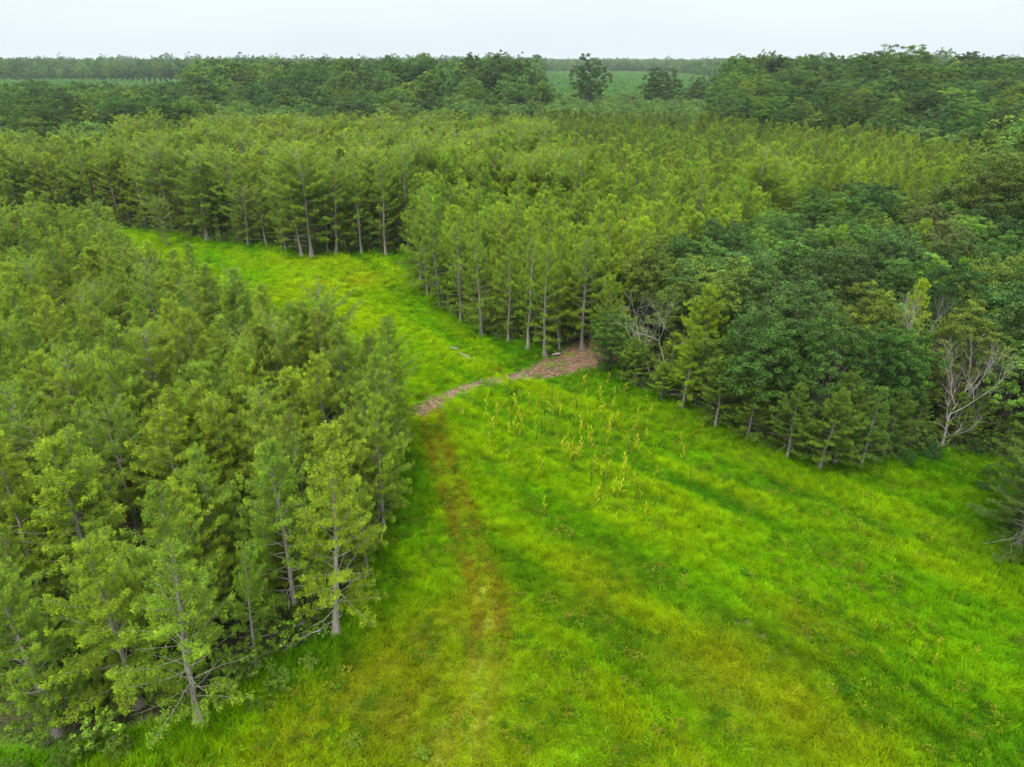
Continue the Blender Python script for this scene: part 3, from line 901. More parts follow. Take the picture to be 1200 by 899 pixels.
# hand-placed trees: x, y, height, width factor, kind, style, variant, tint, rotation, label
HAND = [
    (-15.6, 23.2, 11.2, 1.02, 'cypress', 'young', 8, (0.165, 0.235, 0.045), 0.3, 'nearest cypress, standing clear in the grass with swollen pale foot and bare limbs showing'),
    (-10.0, 29.2, 11.8, 1.00, 'cypress', 'young', 8, (0.215, 0.255, 0.022), 1.2, 'yellow-green cypress with swollen pale foot at the grass edge beside fallen grey branches'),
    (-12.6, 30.2, 12.2, 0.95, 'cypress', 'young', 5, (0.135, 0.210, 0.040), 2.2, 'darker cypress right behind the heap of fallen grey branches'),
    (-13.9, 26.9, 8.0, 0.75, 'cypress', 'pole', 1, (0.150, 0.220, 0.042), 0.6, 'thin short cypress between the nearest cypress and the fallen grey branches'),
    (-9.0, 38.6, 10.8, 0.95, 'cypress', 'young', 1, (0.175, 0.235, 0.030), 2.9, 'yellowish cypress with several grey stems leaning over the rutted track'),
    (-9.3, 34.3, 7.2, 0.72, 'cypress', 'pole', 0, (0.160, 0.225, 0.038), 1.7, 'small slender cypress at the grass edge between two taller yellow-green ones'),
    (-9.4, 44.0, 11.5, 0.95, 'cypress', 'young', 4, (0.150, 0.215, 0.040), 4.0, 'tall cypress on the left edge of the track below the bark patch'),
    (-10.2, 49.6, 12.0, 0.95, 'cypress', 'young', 6, (0.165, 0.225, 0.032), 5.0, 'cypress at the corner of the left stand nearest the bark path end'),
    (-19.2, 24.6, 10.6, 1.05, 'cypress', 'young', 3, (0.185, 0.235, 0.030), 0.9, 'bright cypress just left of the nearest lone cypress'),
    (-22.4, 23.0, 10.0, 1.0, 'cypress', 'young', 7, (0.150, 0.215, 0.040), 3.3, 'low-branched cypress in the bottom left corner of the stand edge'),
    (-17.5, 27.0, 11.5, 0.95, 'cypress', 'young', 5, (0.140, 0.205, 0.040), 5.1, 'cypress behind the nearest lone cypress, its crown touching it'),
    (-16.0, 56.6, 12.0, 1.2, 'cypress', 'old', 0, (0.135, 0.195, 0.045), 0.4, 'broad grey-limbed cypress at the left rim of the open grass'),
    # far end of the meadow
    (-64.0, 129.2, 16.5, 1.35, 'cypress', 'old', 4, (0.155, 0.205, 0.050), 0.3, 'wide flat-layered cypress with two pale trunks at the far end of the meadow'),
    (-61.0, 119.4, 8.5, 0.95, 'cypress', 'old', 1, (0.150, 0.195, 0.055), 2.0, 'small tattered cypress in the far grass in front of the two-trunked one'),
    (-46.4, 119.2, 10.5, 1.35, 'cypress', 'old', 2, (0.160, 0.205, 0.050), 1.1, 'round greyish cypress standing forward at the far grass edge'),
    (-42.8, 117.8, 10.0, 0.9, 'cypress', 'old', 3, (0.150, 0.195, 0.055), 4.4, 'slim pale-trunked cypress just right of the round greyish one'),
    (-39.0, 116.2, 11.0, 0.9, 'cypress', 'pole', 2, (0.130, 0.180, 0.050), 3.4, 'thin cypress with a dark trunk at the bend of the far grass edge'),
    (-35.2, 112.4, 15.5, 1.1, 'cypress', 'old', 0, (0.165, 0.220, 0.040), 5.2, 'tall cypress with a swollen foot, left one of a close pair at the far edge'),
    (-33.3, 112.2, 17.0, 1.15, 'cypress', 'old', 1, (0.175, 0.225, 0.040), 0.2, 'tallest cypress at the far grass edge, right one of a close pair'),
    (-29.6, 113.3, 15.0, 1.0, 'cypress', 'old', 3, (0.150, 0.210, 0.040), 2.5, 'tall cypress with ladder-like limbs right of the close pair'),
    (-25.4, 113.2, 14.5, 0.95, 'cypress', 'pole', 3, (0.150, 0.215, 0.038), 0.8, 'narrow pale-stemmed cypress midway along the far grass edge'),
    (-21.2, 112.7, 15.0, 0.95, 'cypress', 'pole', 0, (0.150, 0.210, 0.040), 3.9, 'pale-stemmed cypress near the inner corner of the far meadow'),
    (-17.6, 114.6, 14.0, 0.95, 'cypress', 'pole', 1, (0.135, 0.195, 0.040), 1.9, 'cypress set in the dark inner corner where the far meadow ends'),
    # centre stand front
    (-13.4, 97.0, 12.8, 1.0, 'cypress', 'young', 6, (0.165, 0.225, 0.035), 1.0, 'full round cypress at the left tip of the centre stand'),
    (-11.8, 91.5, 12.4, 0.95, 'cypress', 'young', 0, (0.160, 0.220, 0.036), 2.0, 'second cypress from the left tip along the centre stand edge'),
    (-9.6, 86.5, 12.6, 0.95, 'cypress', 'young', 4, (0.150, 0.215, 0.036), 2.6, 'third cypress from the left tip along the centre stand edge'),
    (-6.4, 81.0, 12.4, 0.9, 'cypress', 'pole', 3, (0.145, 0.205, 0.038), 4.2, 'cypress left of the thick double grey trunk at the centre stand edge'),
    (-3.6, 76.3, 12.6, 0.95, 'cypress', 'pole', 0, (0.150, 0.210, 0.036), 5.5, 'cypress with a stout pale trunk at the centre stand edge, above the grey log'),
    (-0.4, 74.6, 11.6, 0.85, 'cypress', 'pole', 2, (0.155, 0.215, 0.034), 0.1, 'slim cypress among thin stems above the grey log'),
    (1.8, 72.3, 12.6, 0.9, 'cypress', 'pole', 1, (0.150, 0.215, 0.034), 1.4, 'cypress with a straight pale pole trunk above the bark path'),
    (3.7, 70.6, 12.4, 0.9, 'cypress', 'pole', 3, (0.160, 0.220, 0.032), 2.8, 'frontmost cypress of the centre stand, its pole trunk touching the path rim'),
    (5.4, 72.4, 10.8, 0.8, 'cypress', 'pole', 2, (0.150, 0.205, 0.034), 3.5, 'slender cypress behind the path rim, one short of the path mouth'),
    (8.0, 72.2, 12.8, 1.05, 'cypress', 'pole', 0, (0.150, 0.205, 0.038), 4.6, 'cypress with a tall straight grey pole at the mouth of the bark path'),
    # conifers along the right woodland edge
    (24.6, 46.7, 7.6, 1.3, 'cypress', 'young', 1, (0.110, 0.165, 0.035), 0.7, 'feathery young cypress in front of the dark woods, left of the bright pine'),
    (26.4, 47.6, 8.2, 1.2, 'cypress', 'young', 3, (0.095, 0.150, 0.035), 2.7, 'feathery cypress squeezed against the bright pine'),
    (22.8, 48.4, 7.0, 1.25, 'cypress', 'young', 5, (0.100, 0.155, 0.035), 3.7, 'low feathery cypress second left of the bright pine'),
    (20.2, 51.2, 6.2, 1.3, 'cypress', 'young', 7, (0.105, 0.155, 0.030), 1.6, 'small feathery cypress under the dark hardwoods halfway along the right edge'),
    (30.4, 48.2, 6.4, 1.3, 'cypress', 'young', 2, (0.080, 0.130, 0.035), 5.0, 'dim feathery cypress right of the bright pine'),
    (16.0, 57.0, 8.6, 1.1, 'cypress', 'young', 4, (0.165, 0.225, 0.025), 5.7, 'light green cypress in the upper part of the right woodland edge'),
    (18.4, 60.4, 11.2, 1.05, 'cypress', 'young', 0, (0.190, 0.250, 0.020), 0.2, 'bright yellow-green cypress rising over the right woodland edge beside the dead crown'),
    (10.4, 68.4, 9.6, 0.9, 'cypress', 'young', 5, (0.165, 0.225, 0.025), 2.4, 'cypress on the right bank of the bark path mouth'),
    (33.9, 36.6, 8.8, 1.35, 'cypress', 'young', 6, (0.085, 0.130, 0.040), 0.4, 'soft dark green cypress on the right border of the view below the dead tree'),
    (36.6, 39.6, 9.0, 1.3, 'cypress', 'young', 2, (0.080, 0.125, 0.040), 1.4, 'soft dark cypress behind the one on the right border'),
    (36.0, 58.0, 12.5, 0.8, 'cypress', 'young', 4, (0.240, 0.290, 0.020), 3.1, 'glowing yellow-green cypress poking out of dark hardwoods near the big dead tree'),
    (18.2, 53.6, 6.8, 1.25, 'cypress', 'young', 0, (0.110, 0.160, 0.030), 4.1, 'low feathery cypress leaning out under the light-edged hardwood'),
    (14.4, 58.9, 4.4, 1.3, 'cypress', 'young', 2, (0.140, 0.200, 0.026), 3.1, 'low yellowish cypress near the top of the right woodland edge'),
    (12.4, 61.6, 5.6, 1.2, 'cypress', 'young', 6, (0.120, 0.175, 0.026), 2.1, 'smallest feathery cypress near the top of the right woodland edge'),
    # hardwoods along the right edge
    (10.2, 65.6, 6.6, 1.15, 'broadleaf', '', 0, (0.050, 0.100, 0.025), 0.5, 'rounded dark bush-like hardwood at the near side of the bark path mouth'),
    (12.2, 62.9, 4.6, 1.1, 'broadleaf', '', 4, (0.065, 0.120, 0.025), 1.5, 'mid-green low hardwood next down the edge from the path mouth'),
    (15.0, 59.8, 4.2, 1.0, 'broadleaf', '', 6, (0.085, 0.145, 0.025), 2.5, 'fresh green hardwood under the dead crown'),
    (18.4, 55.6, 8.2, 0.95, 'broadleaf', '', 1, (0.080, 0.130, 0.028), 0.9, 'light-edged hardwood leaning over the grass midway along the right edge'),
    (21.6, 53.4, 10.4, 1.0, 'broadleaf', '', 2, (0.045, 0.095, 0.034), 3.0, 'bluish dark hardwood above the small feathery cypresses'),
    (25.6, 51.8, 10.8, 0.95, 'broadleaf', '', 5, (0.040, 0.085, 0.030), 1.0, 'dark hardwood behind the feathery cypress pair'),
    (29.6, 51.6, 10.6, 1.0, 'broadleaf', '', 3, (0.036, 0.085, 0.028), 2.0, 'deep green hardwood between the bright pine and the big dead tree'),
    (33.2, 52.0, 9.6, 1.0, 'broadleaf', '', 7, (0.040, 0.095, 0.026), 4.0, 'glossy deep green hardwood left of the big dead tree'),
    (38.4, 53.4, 11.4, 1.0, 'broadleaf', '', 8, (0.085, 0.115, 0.030), 5.0, 'olive hardwood turning bronze on top beside the big dead tree'),
    (32.4, 58.0, 11.6, 0.95, 'broadleaf', '', 0, (0.085, 0.118, 0.030), 0.3, 'olive-brown hardwood left of the glowing yellow cypress'),
    # landmarks further back
    (39.0, 385.0, 30.5, 1.05, 'broadleaf', '', 0, (0.040, 0.074, 0.036), 0.0, 'tall dark oval hardwood standing alone before the bright pine field'),
    (78.0, 388.0, 25.0, 1.2, 'broadleaf', '', 2, (0.036, 0.062, 0.030), 1.0, 'dark broad hardwood right of the bright pine field'),
    (95.0, 380.0, 21.0, 1.1, 'broadleaf', '', 4, (0.040, 0.068, 0.032), 2.0, 'low round dark hardwood next right of the broad one by the pine field'),
    (170.0, 330.0, 34.0, 1.35, 'broadleaf', '', 5, (0.050, 0.100, 0.032), 3.0, 'huge fresh green hardwood dome breaking the horizon'),
    (150.0, 322.0, 31.0, 1.15, 'broadleaf', '', 1, (0.048, 0.092, 0.034), 3.0, 'left shoulder tree of the huge dome on the horizon'),
    (-8.0, 372.0, 31.0, 1.15, 'broadleaf', '', 3, (0.044, 0.085, 0.034), 4.0, 'tall green hardwood ending the tree belt left of the pine field gap'),
    (4.0, 378.0, 30.0, 1.05, 'broadleaf', '', 7, (0.040, 0.080, 0.034), 4.0, 'last hardwood of the belt, touching the pine field gap'),
]
hx = np.array([h[0] for h in HAND]); hy = np.array([h[1] for h in HAND])
for h in HAND:
    records.append(dict(x=h[0], y=h[1], H=h[2], w=h[3], kind=h[4], style=h[5], v=h[6], tint=(np.array(h[7]) * 0.65 + 0.35 * np.array([0.158, 0.207, 0.041]) if h[4] == 'cypress' and h[2] > 9.4 and h[0] < 12 else np.array(h[7])) * (np.array([1.48, 1.68, 0.72]) if h[4] == 'cypress' else np.array([1.6, 1.6, 0.75])), rot=h[8], label=h[9], hand=True))
DEADS = [(36.6, 50.6), (14.3, 62.6), (13.6, 64.6), (15.6, 65.0), (27.0, 52.0), (34.4, 54.4)]

def clear_of_hand(x, y, r):
    ok = np.ones(len(x), bool)
    for a, b in zip(hx, hy):
        ok &= np.hypot(x - a, y - b) > r
    for a, b in DEADS:
        ok &= np.hypot(x - a, y - b) > r * 0.8
    return ok

# --- cypress stands
x, y, g = jgrid(-190, 200, 0, 310, 3.1, 1)
ok = frustum(x, y, 14) & ~inpoly(x, y, MEADOW) & ~inpoly(x, y, WOODLAND) & (y < yback(x / np.maximum(y, 1)) + (vnoise(x, y, 25, 71) - .5) * 75)
dmed, _ = pdist(x, y, MEADOW, True)
ok &= (dmed > 0.9) & clear_of_hand(x, y, 2.3)
# a few light cypresses mixed into the hardwoods
x2, y2, g2 = jgrid(8, 110, 30, 170, 9, 2)
ok2 = inpoly(x2, y2, WOODLAND) & frustum(x2, y2, 8) & (g2.random(len(x2)) < 0.25) & clear_of_hand(x2, y2, 2.4)
d2, _ = pdist(x2, y2, MEADOW, True)
ok2 &= d2 > 2
x = np.concatenate([x[ok], x2[ok2]]); y = np.concatenate([y[ok], y2[ok2]])
nn = vnoise(x, y, 14, 72)
n3 = vnoise(x, y, 45, 73, 2)
for i in range(len(x)):
    left = (x[i] < -8.5 and y[i] < 60) or (y[i] < 112 - 0.0 and x[i] < -14 and y[i] < -x[i] * 1.02 + 50)
    mature = (y[i] > 112 and (y[i] < 200) and x[i] < 60) and not left
    far_right = x[i] > -16 and y[i] < 135 and not left
    if left:
        H_ = g.uniform(7.8, 12.0) + 2.0 * (nn[i] - 0.5); st = 'young' if g.random() < 0.85 else 'old'; wf = g.uniform(0.85, 1.15)
    elif mature:
        H_ = g.uniform(10.5, 16.5) + 4 * (nn[i] - 0.5); st = 'old' if g.random() < 0.45 else 'young'; wf = g.uniform(0.85, 1.3)
    else:
        H_ = g.uniform(10.0, 13.8); st = 'young' if g.random() < 0.7 else 'pole'; wf = g.uniform(0.85, 1.1)
    if y[i] > 200:
        H_ *= 0.92
    w1 = C_CY[g.integers(0, 6)]
    tint = w1 * (0.85 + 0.3 * g.random())
    if left and y[i] > 58: H_ -= 1.4 if x[i] > -48 else 0.1
    if left: tint = tint * np.array([1.02, 1.02, 1.0])
    if far_right: tint = tint * np.array([1.03, 1.08, 0.85])
    if mature: tint = tint * np.array([1.04, 1.02, 1.05])
    yel = n3[i]
    tint = tint * np.array([0.8 + 0.4 * yel, 0.9 + 0.2 * yel, 1.0])
    if inpoly(x[i:i+1], y[i:i+1], WOODLAND)[0]:
        tint = tint * np.array([0.75, 0.85, 0.8]); H_ = g.uniform(10, 13.5)
    if x[i] > 10 and y[i] > 115 and not left: st = 'young'; wf *= 0.82; H_ = g.uniform(9.5, 14.5)
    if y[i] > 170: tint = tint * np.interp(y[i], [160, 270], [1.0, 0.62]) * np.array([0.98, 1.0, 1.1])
    records.append(dict(x=x[i], y=y[i], H=H_, w=wf, kind='cypress', style=st, v=None, tint=tint, rot=g.random() * 6.28, label=None, hand=False, left=left))

# --- low saplings skirting the stand edges
g = np.random.default_rng(6)
M_ = np.array(MEADOW)
for i in range(6, len(MEADOW) - 4):
    a_, b_ = M_[i], M_[i + 1]
    L_ = np.hypot(*(b_ - a_))
    nr_ = np.array([(b_ - a_)[1], -(b_ - a_)[0]]) / L_
    for q in range(int(L_ / 1.7)):
        p_ = a_ + (b_ - a_) * (q + g.random()) * 1.7 / L_
        off_ = g.uniform(0.5, 3.4)
        for sgn in (1, -1):
            c_ = p_ + nr_ * off_ * sgn
            if not inpoly(c_[:1], c_[1:], MEADOW)[0]: break
        if c_[0] < -90 or (c_[1] < 60 and c_[0] < 0 and g.random() < 0.45): continue
        if not clear_of_hand(c_[:1], c_[1:], 0.9)[0] or pdist(c_[:1], c_[1:], PATH)[0][0] < 4.2: continue
        right = c_[0] > 9
        tint = C_CY[g.integers(0, 6)] * g.uniform(0.8, 1.05) * (np.array([0.75, 0.82, 0.9]) if right else 1)
        records.append(dict(x=c_[0], y=c_[1], H=g.uniform(2.6, 6.2), w=g.uniform(1.1, 1.6), kind='cypress', style='young', v=None, tint=tint, rot=g.random() * 6.28, label=None, hand=False, left=c_[0] < -8 and c_[1] < 112, sap=True))

# --- hardwoods of the right-hand woods
x, y, g = jgrid(5, 330, 0, 430, 4.7, 3)
ok = inpoly(x, y, WOODLAND) & frustum(x, y, 12)
dmed, _ = pdist(x, y, MEADOW, True)
ok &= (dmed > 2.4) & clear_of_hand(x, y, 3.0) & (g.random(len(x)) < 0.93)
x, y = x[ok], y[ok]
nn = vnoise(x, y, 16, 74)
for i in range(len(x)):
    s_ = x[i] / y[i]
    tallness = float(np.clip((y[i] - 75) / 120, 0, 1)) * (1 if s_ > 0.5 else 0.4)
    if x[i] > 60 and y[i] < 130: tallness = max(tallness, 0.5)
    H_ = g.uniform(7.6, 13.4) + 3.0 * (nn[i] - 0.5) + tallness * g.uniform(3, 12)
    if x[i] < 70 and y[i] > 78: H_ = min(H_, g.uniform(9.0, 12.6))
    elif tallness > 0.35:
        if g.random() < 0.62: continue       # tall crowns stand wider apart
        H_ = g.uniform(12, 24)
    tint = C_BR[g.integers(0, 7)] * (0.6 + 0.65 * g.random())
    if y[i] < 110: tint = tint * 1.18
    if g.random() < 0.05: tint = np.array([0.115, 0.145, 0.04])
    elif g.random() < 0.09: tint = np.array([0.15, 0.22, 0.03])
    records.append(dict(x=x[i], y=y[i], H=H_, w=g.uniform(0.9, 1.25) * (1.0 if H_ > 14 else 1), kind='broadleaf', style='', v=None, tint=tint, rot=g.random() * 6.28, label=None, hand=False))

# --- hardwood and mixed belts behind the cypress
x, y, g = jgrid(-420, 420, 140, 480, 7.4, 4)
s_ = x / y
yb = yback(s_)
ok = frustum(x, y, 20) & (y > yb + 2 + (vnoise(x, y, 20, 75) - .5) * 18) & ~inpoly(x, y, WOODLAND) & ~inpoly(x, y, PINES_L) & ~inpoly(x, y, PINES_R)
# open view over the pine fields: low growth in front of them
ok &= clear_of_hand(x, y, 5)
x, y = x[ok], y[ok]
s_ = x / y
for i in range(len(x)):
    u, v, d = project(x[i], y[i], 10)
    gapR = 635 < u < 850
    if not gapR and u >= 235 and y[i] > 315 and g.random() < 0.55: continue
    gapL = u < 235
    if gapR:
        if y[i] > 440: continue
        H_ = g.uniform(10, 13.5)
    elif gapL:
        if y[i] > 400 and u < 235: H_ = g.uniform(8, 11)
        else: H_ = np.interp(y[i], [150, 230, 400], [11, 15, 16]) * g.uniform(0.72, 1.3)
    elif u < 640:
        H_ = np.interp(y[i], [200, 310, 345, 400], [12, 14, 20, 28]) * g.uniform(0.68, 1.14)
    else:
        H_ = np.interp(y[i], [160, 260, 330, 400], [14, 20, 26, 28]) * g.uniform(0.68, 1.15)
    tint = C_BR[g.integers(0, 7)] * (0.50 + 0.62 * g.random())
    if g.random() < 0.3: tint = tint * np.array([1.35, 1.3, 1.0])
    if H_ < 14.5: tint = np.array([0.12, 0.21, 0.042]) * (0.7 + 0.6 * g.random())
    records.append(dict(x=x[i], y=y[i], H=H_, w=g.uniform(0.85, 1.2) * np.interp(H_, [10, 25], [1.15, 1.05]), kind='broadleaf', style='', v=None, tint=tint, rot=g.random() * 6.28, label=None, hand=False))

# --- how large each shows in the frame
for r_ in records:
    ut, vt, dt = project(r_['x'], r_['y'], r_['H'] * 0.75)
    inside = (-15 < ut < 1215) and (5 < vt < 910)
    r_['size'] = (r_['H'] / dt) if inside else 0
    r_['z'] = float(height(np.array([r_['x']]), np.array([r_['y']]))[0])

def pick(kind, n):
    hand = [r for r in records if r['kind'] == kind and r['hand']]
    rest = sorted([r for r in records if r['kind'] == kind and not r['hand'] and r['size'] > 0], key=lambda r: -r['size'])
    return hand + rest[:n - len(hand)]

singles = pick('cypress', 300) + pick('broadleaf', 300)
sid = set(id(r) for r in singles)

def zone(r):
    u, v, d = project(r['x'], r['y'], r['H'] * 0.8)
    x_, y_ = r['x'], r['y']
    if r.get('sap'):
        if x_ > 9: return 'low cypress sapling at the foot of the right-hand woods', ''
        if y_ > 111: return 'low cypress sapling along the far end of the meadow', ''
        if x_ > -17: return 'low cypress sapling at the foot of the centre stand', ''
        return 'low cypress sapling at the foot of the left stand', ''
    if r['kind'] == 'cypress':
        if x_ < -8.5 and y_ < 112 and r.get('left', True):
            dmd, _ = pdist(np.array([x_]), np.array([y_]), MEADOW, True)
            if dmd[0] < 3.6:
                if y_ < 34: return 'feathery young cypress in the front fringe of the left stand, by the near grass', 'cypresses fringing the near grass'
                if y_ < 56: return 'feathery young cypress in the left stand fringe along the rutted track', 'cypresses fringing the rutted track'
                return 'feathery young cypress in the left stand fringe along the far meadow', 'cypresses fringing the far meadow on its left'
            if v > 620: return 'feathery young cypress packed in the near bottom-left part of the left stand', 'cypresses packed in the near part of the left stand'
            if v > 430: return 'feathery young cypress packed in the middle part of the left stand', 'cypresses packed in the middle of the left stand'
            return 'feathery young cypress packed in the upper part of the left stand', 'cypresses packed in the upper part of the left stand'
        if inpoly(np.array([x_]), np.array([y_]), WOODLAND)[0]:
            return 'lighter feathery cypress crown mixed among the dark right-hand hardwoods', 'cypresses mixed into the right-hand hardwoods'
        if y_ < 84 : return 'yellow-green cypress in the front rows of the centre stand, behind the bark path', 'cypresses in the front rows of the centre stand'
        if y_ < 114: return 'yellow-green cypress crown packed in the middle of the centre stand', 'cypresses packed in the centre stand'
        return 'cypress crown in the farther stand beyond the meadow end', 'cypresses beyond the meadow end'
    dmd, _ = pdist(np.array([x_]), np.array([y_]), MEADOW, True)
    if dmd[0] < 8: return 'dark hardwood in the second rank along the right meadow edge', 'hardwoods in the second rank of the right-hand edge'
    if v > 330: return 'dark leafy hardwood crown in the lower part of the right-hand woods', 'hardwood crowns low in the right-hand woods'
    if v > 220: return 'dark leafy hardwood crown in the middle of the right-hand woods', 'hardwood crowns in the middle of the right-hand woods'
    return 'tall dark hardwood crown at the back of the right-hand woods', 'hardwood crowns at the back of the right-hand woods'

CAT = {'cypress': 'cypress tree', 'broadleaf': 'broadleaf tree'}
NAME = {'cypress': 'cypress_tree', 'broadleaf': 'broadleaf_tree'}
pr = np.random.default_rng(77)
for r_ in singles:
    if r_['kind'] == 'cypress':
        lib = CY[r_['style']]; H0 = 10.0
    else:
        lib = BR; H0 = 12.0
    v_ = r_['v'] if r_['v'] is not None else int(pr.integers(0, len(lib)))
    tm, cm = lib[v_ % len(lib)]
    root = bpy.data.objects.new(NAME[r_['kind']], None)
    root.empty_display_size = 0.5
    col.objects.link(root)
    root.location = (r_['x'], r_['y'], r_['z'])
    k = r_['H'] / H0
    root.scale = (k * r_['w'], k * r_['w'], k)
    root.rotation_euler = (pr.normal(0, 0.025), pr.normal(0, 0.025), r_['rot'])
    if r_['label']:
        lab, grp = r_['label'], None
    else:
        lab, grp = zone(r_)
        t3 = r_['tint']
        if r_['kind'] == 'cypress':
            hue = 'yellowish ' if t3[0] / t3[1] > 0.80 else ('dull green ' if t3[1] < 0.25 else 'fresh green ')
            lab = hue + lab.replace('yellow-green ', '').replace('feathery ', '')
        else:
            hue = 'olive toned ' if t3[0] / t3[1] > 0.72 else ('very dark ' if t3[1] < 0.11 else 'mid-green ')
            lab = hue + lab.replace('dark ', '', 1).replace('leafy ', '')
            uu = project(r_['x'], r_['y'], r_['H'] * 0.8)[0]
            lab += ', centre side' if uu < 950 else ', border side'
        if 'packed in the' in lab and 'left stand' in lab:
            uu = project(r_['x'], r_['y'], r_['H'] * 0.8)[0]
            lab = lab.replace('packed in', 'in').replace('middle part', 'middle') + (', by the border' if uu < 110 else (', meadow side' if uu > 260 else ''))
        if 'packed in the middle of the centre' in lab or 'farther stand' in lab:
            uu = project(r_['x'], r_['y'], r_['H'] * 0.8)[0]
            lab += ', left half' if uu < 640 else ', right half'
        if r_['kind'] == 'cypress' and 'left stand' in lab:
            lab = lab.replace('young ', 'tall ' if r_['H'] > 11.2 else ('short ' if r_['H'] < 9.2 else 'young '), 1)
        if 'at the back of the right' in lab:
            vv = project(r_['x'], r_['y'], r_['H'] * 0.8)[1]
            lab = lab.replace('at the back of', 'high up in' if vv < 130 else ('far back in' if vv < 170 else 'behind the middle of'))
        grp = lab
    tag(root, lab, CAT[r_['kind']], grp)
    t_ = link('trunk', tm, root)
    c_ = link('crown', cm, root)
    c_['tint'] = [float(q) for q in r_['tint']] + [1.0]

# --- the rest as masses
def mass(name, recs, coll, npick, H0, label, pickf=None):
    g = np.random.default_rng(5)
    pts = np.array([(r['x'], r['y'], r['z'] - 0.05) for r in recs])
    k = np.array([r['H'] / H0 for r in recs])
    w = np.array([r['w'] for r in recs])
    scl = np.stack([k * w, k * w, k], 1)
    rot = np.array([r['rot'] for r in recs])
    tint = np.array([r['tint'] for r in recs])
    idx = np.array([pickf(r, g) for r in recs]) if pickf else g.integers(0, npick, len(recs))
    return scatter(name, pts, rot, scl, idx, tint, coll, label)

rest_c = [r for r in records if r['kind'] == 'cypress' and id(r) not in sid]
rest_b = [r for r in records if r['kind'] == 'broadleaf' and id(r) not in sid]
def pc(r, g):
    return {'young': lambda: g.integers(0, 4), 'pole': lambda: g.integers(4, 6), 'old': lambda: g.integers(6, 10)}[r['style']]()
mass('cypress_woods', rest_c, COL_CY, 10, 10.0, 'sea of light green cypress crowns filling the stands to the middle distance', pc)
mass('hardwood_woods', rest_b, COL_BR, 8, 12.0, 'dark green hardwood crowns in belts behind the cypress')

# --- pine fields
def field(poly, sp1, sp2, ang, seed):
    g = np.random.default_rng(seed)
    P = np.array(poly)
    c = P.mean(0)
    r_ = np.abs(P - c).max() * 1.5
    a = np.arange(-r_, r_, sp1); b = np.arange(-r_, r_, sp2)
    A, B = np.meshgrid(a, b)
    A = A.ravel() + g.normal(0, 0.35, A.size); B = B.ravel() + g.normal(0, 0.35, B.size)
    x = c[0] + A * math.cos(ang) - B * math.sin(ang)
    y = c[1] + A * math.sin(ang) + B * math.cos(ang)
    k = inpoly(x, y, poly) & (g.random(len(x)) < 0.93)
    return x[k], y[k], g
xs, ys = [], []
for poly, sd in ((PINES_R, 8), (PINES_L, 9)):
    x, y, g = field(poly, 6.2, 3.4, 0.45, sd)
    xs.append(x); ys.append(y)
x = np.concatenate(xs); y = np.concatenate(ys)
n_ = len(x)
k = g.uniform(0.40, 0.85, n_)
scatter('young_pine_woods', np.stack([x, y, height(x, y)], 1), g.random(n_) * 6.28, np.stack([k, k, k], 1), g.integers(0, 4, n_),
        np.array([0.165, 0.34, 0.075])[None] * g.uniform(0.75, 1.25, (n_, 1)), COL_PF, 'rows of young pines in two pale green clearings beyond the hardwood belt')

# --- far forest to the horizon
def ring(y0, y1, sp, seed):
    x, y, g = jgrid(-0.85 * y1 - 40, 0.85 * y1 + 40, y0, y1, sp, seed)
    u = np.abs(x) < 0.82 * y + 30
    u &= ~inpoly(x, y, PINES_L) & ~inpoly(x, y, PINES_R)
    return x[u], y[u], g
X_, Y_, K_, W_ = [], [], [], []
for (a, b, sp, sd) in ((480, 900, 8.5, 31), (900, 1700, 11, 32), (1700, 3400, 19, 33), (3400, 7400, 40, 34)):
    x, y, g = ring(a, b, sp, sd)
    u, v, d = project(x, y, 12)
    low = ((u < 240) & (y < 960)) | ((u > 632) & (u < 850) & (y < 1600))
    Hh = g.uniform(15, 26, len(x)) * (0.66 + 0.75 * vnoise(x, y, 90, 81, 3)) * np.where(g.random(len(x)) < 0.05, 1.22, 1.0)
    Hh = np.where(low & ((x < 0) | (y < 700)), g.uniform(7, 11, len(x)), Hh)
    Hh = Hh * np.where((y > 900) & (y < 3400) & (~low) & (g.random(len(x)) < 0.12), 1.32, 1.0)
    w = np.full(len(x), sp / 6.2)
    X_.append(x); Y_.append(y); K_.append(Hh / 12); W_.append(w)
x = np.concatenate(X_); y = np.concatenate(Y_); k = np.concatenate(K_); w = np.concatenate(W_)
n_ = len(x)
wid = np.maximum(k * 0.85, w * 0.95) * g.uniform(0.8, 1.2, n_)
wid = np.where(w > 2, w * 1.1, wid)
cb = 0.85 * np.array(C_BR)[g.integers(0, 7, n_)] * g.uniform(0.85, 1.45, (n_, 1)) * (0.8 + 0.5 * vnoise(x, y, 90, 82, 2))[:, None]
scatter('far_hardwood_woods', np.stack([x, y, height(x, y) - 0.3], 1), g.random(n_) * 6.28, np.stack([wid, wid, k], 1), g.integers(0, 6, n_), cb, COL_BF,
        'unbroken hazy hardwood forest running back to the horizon')

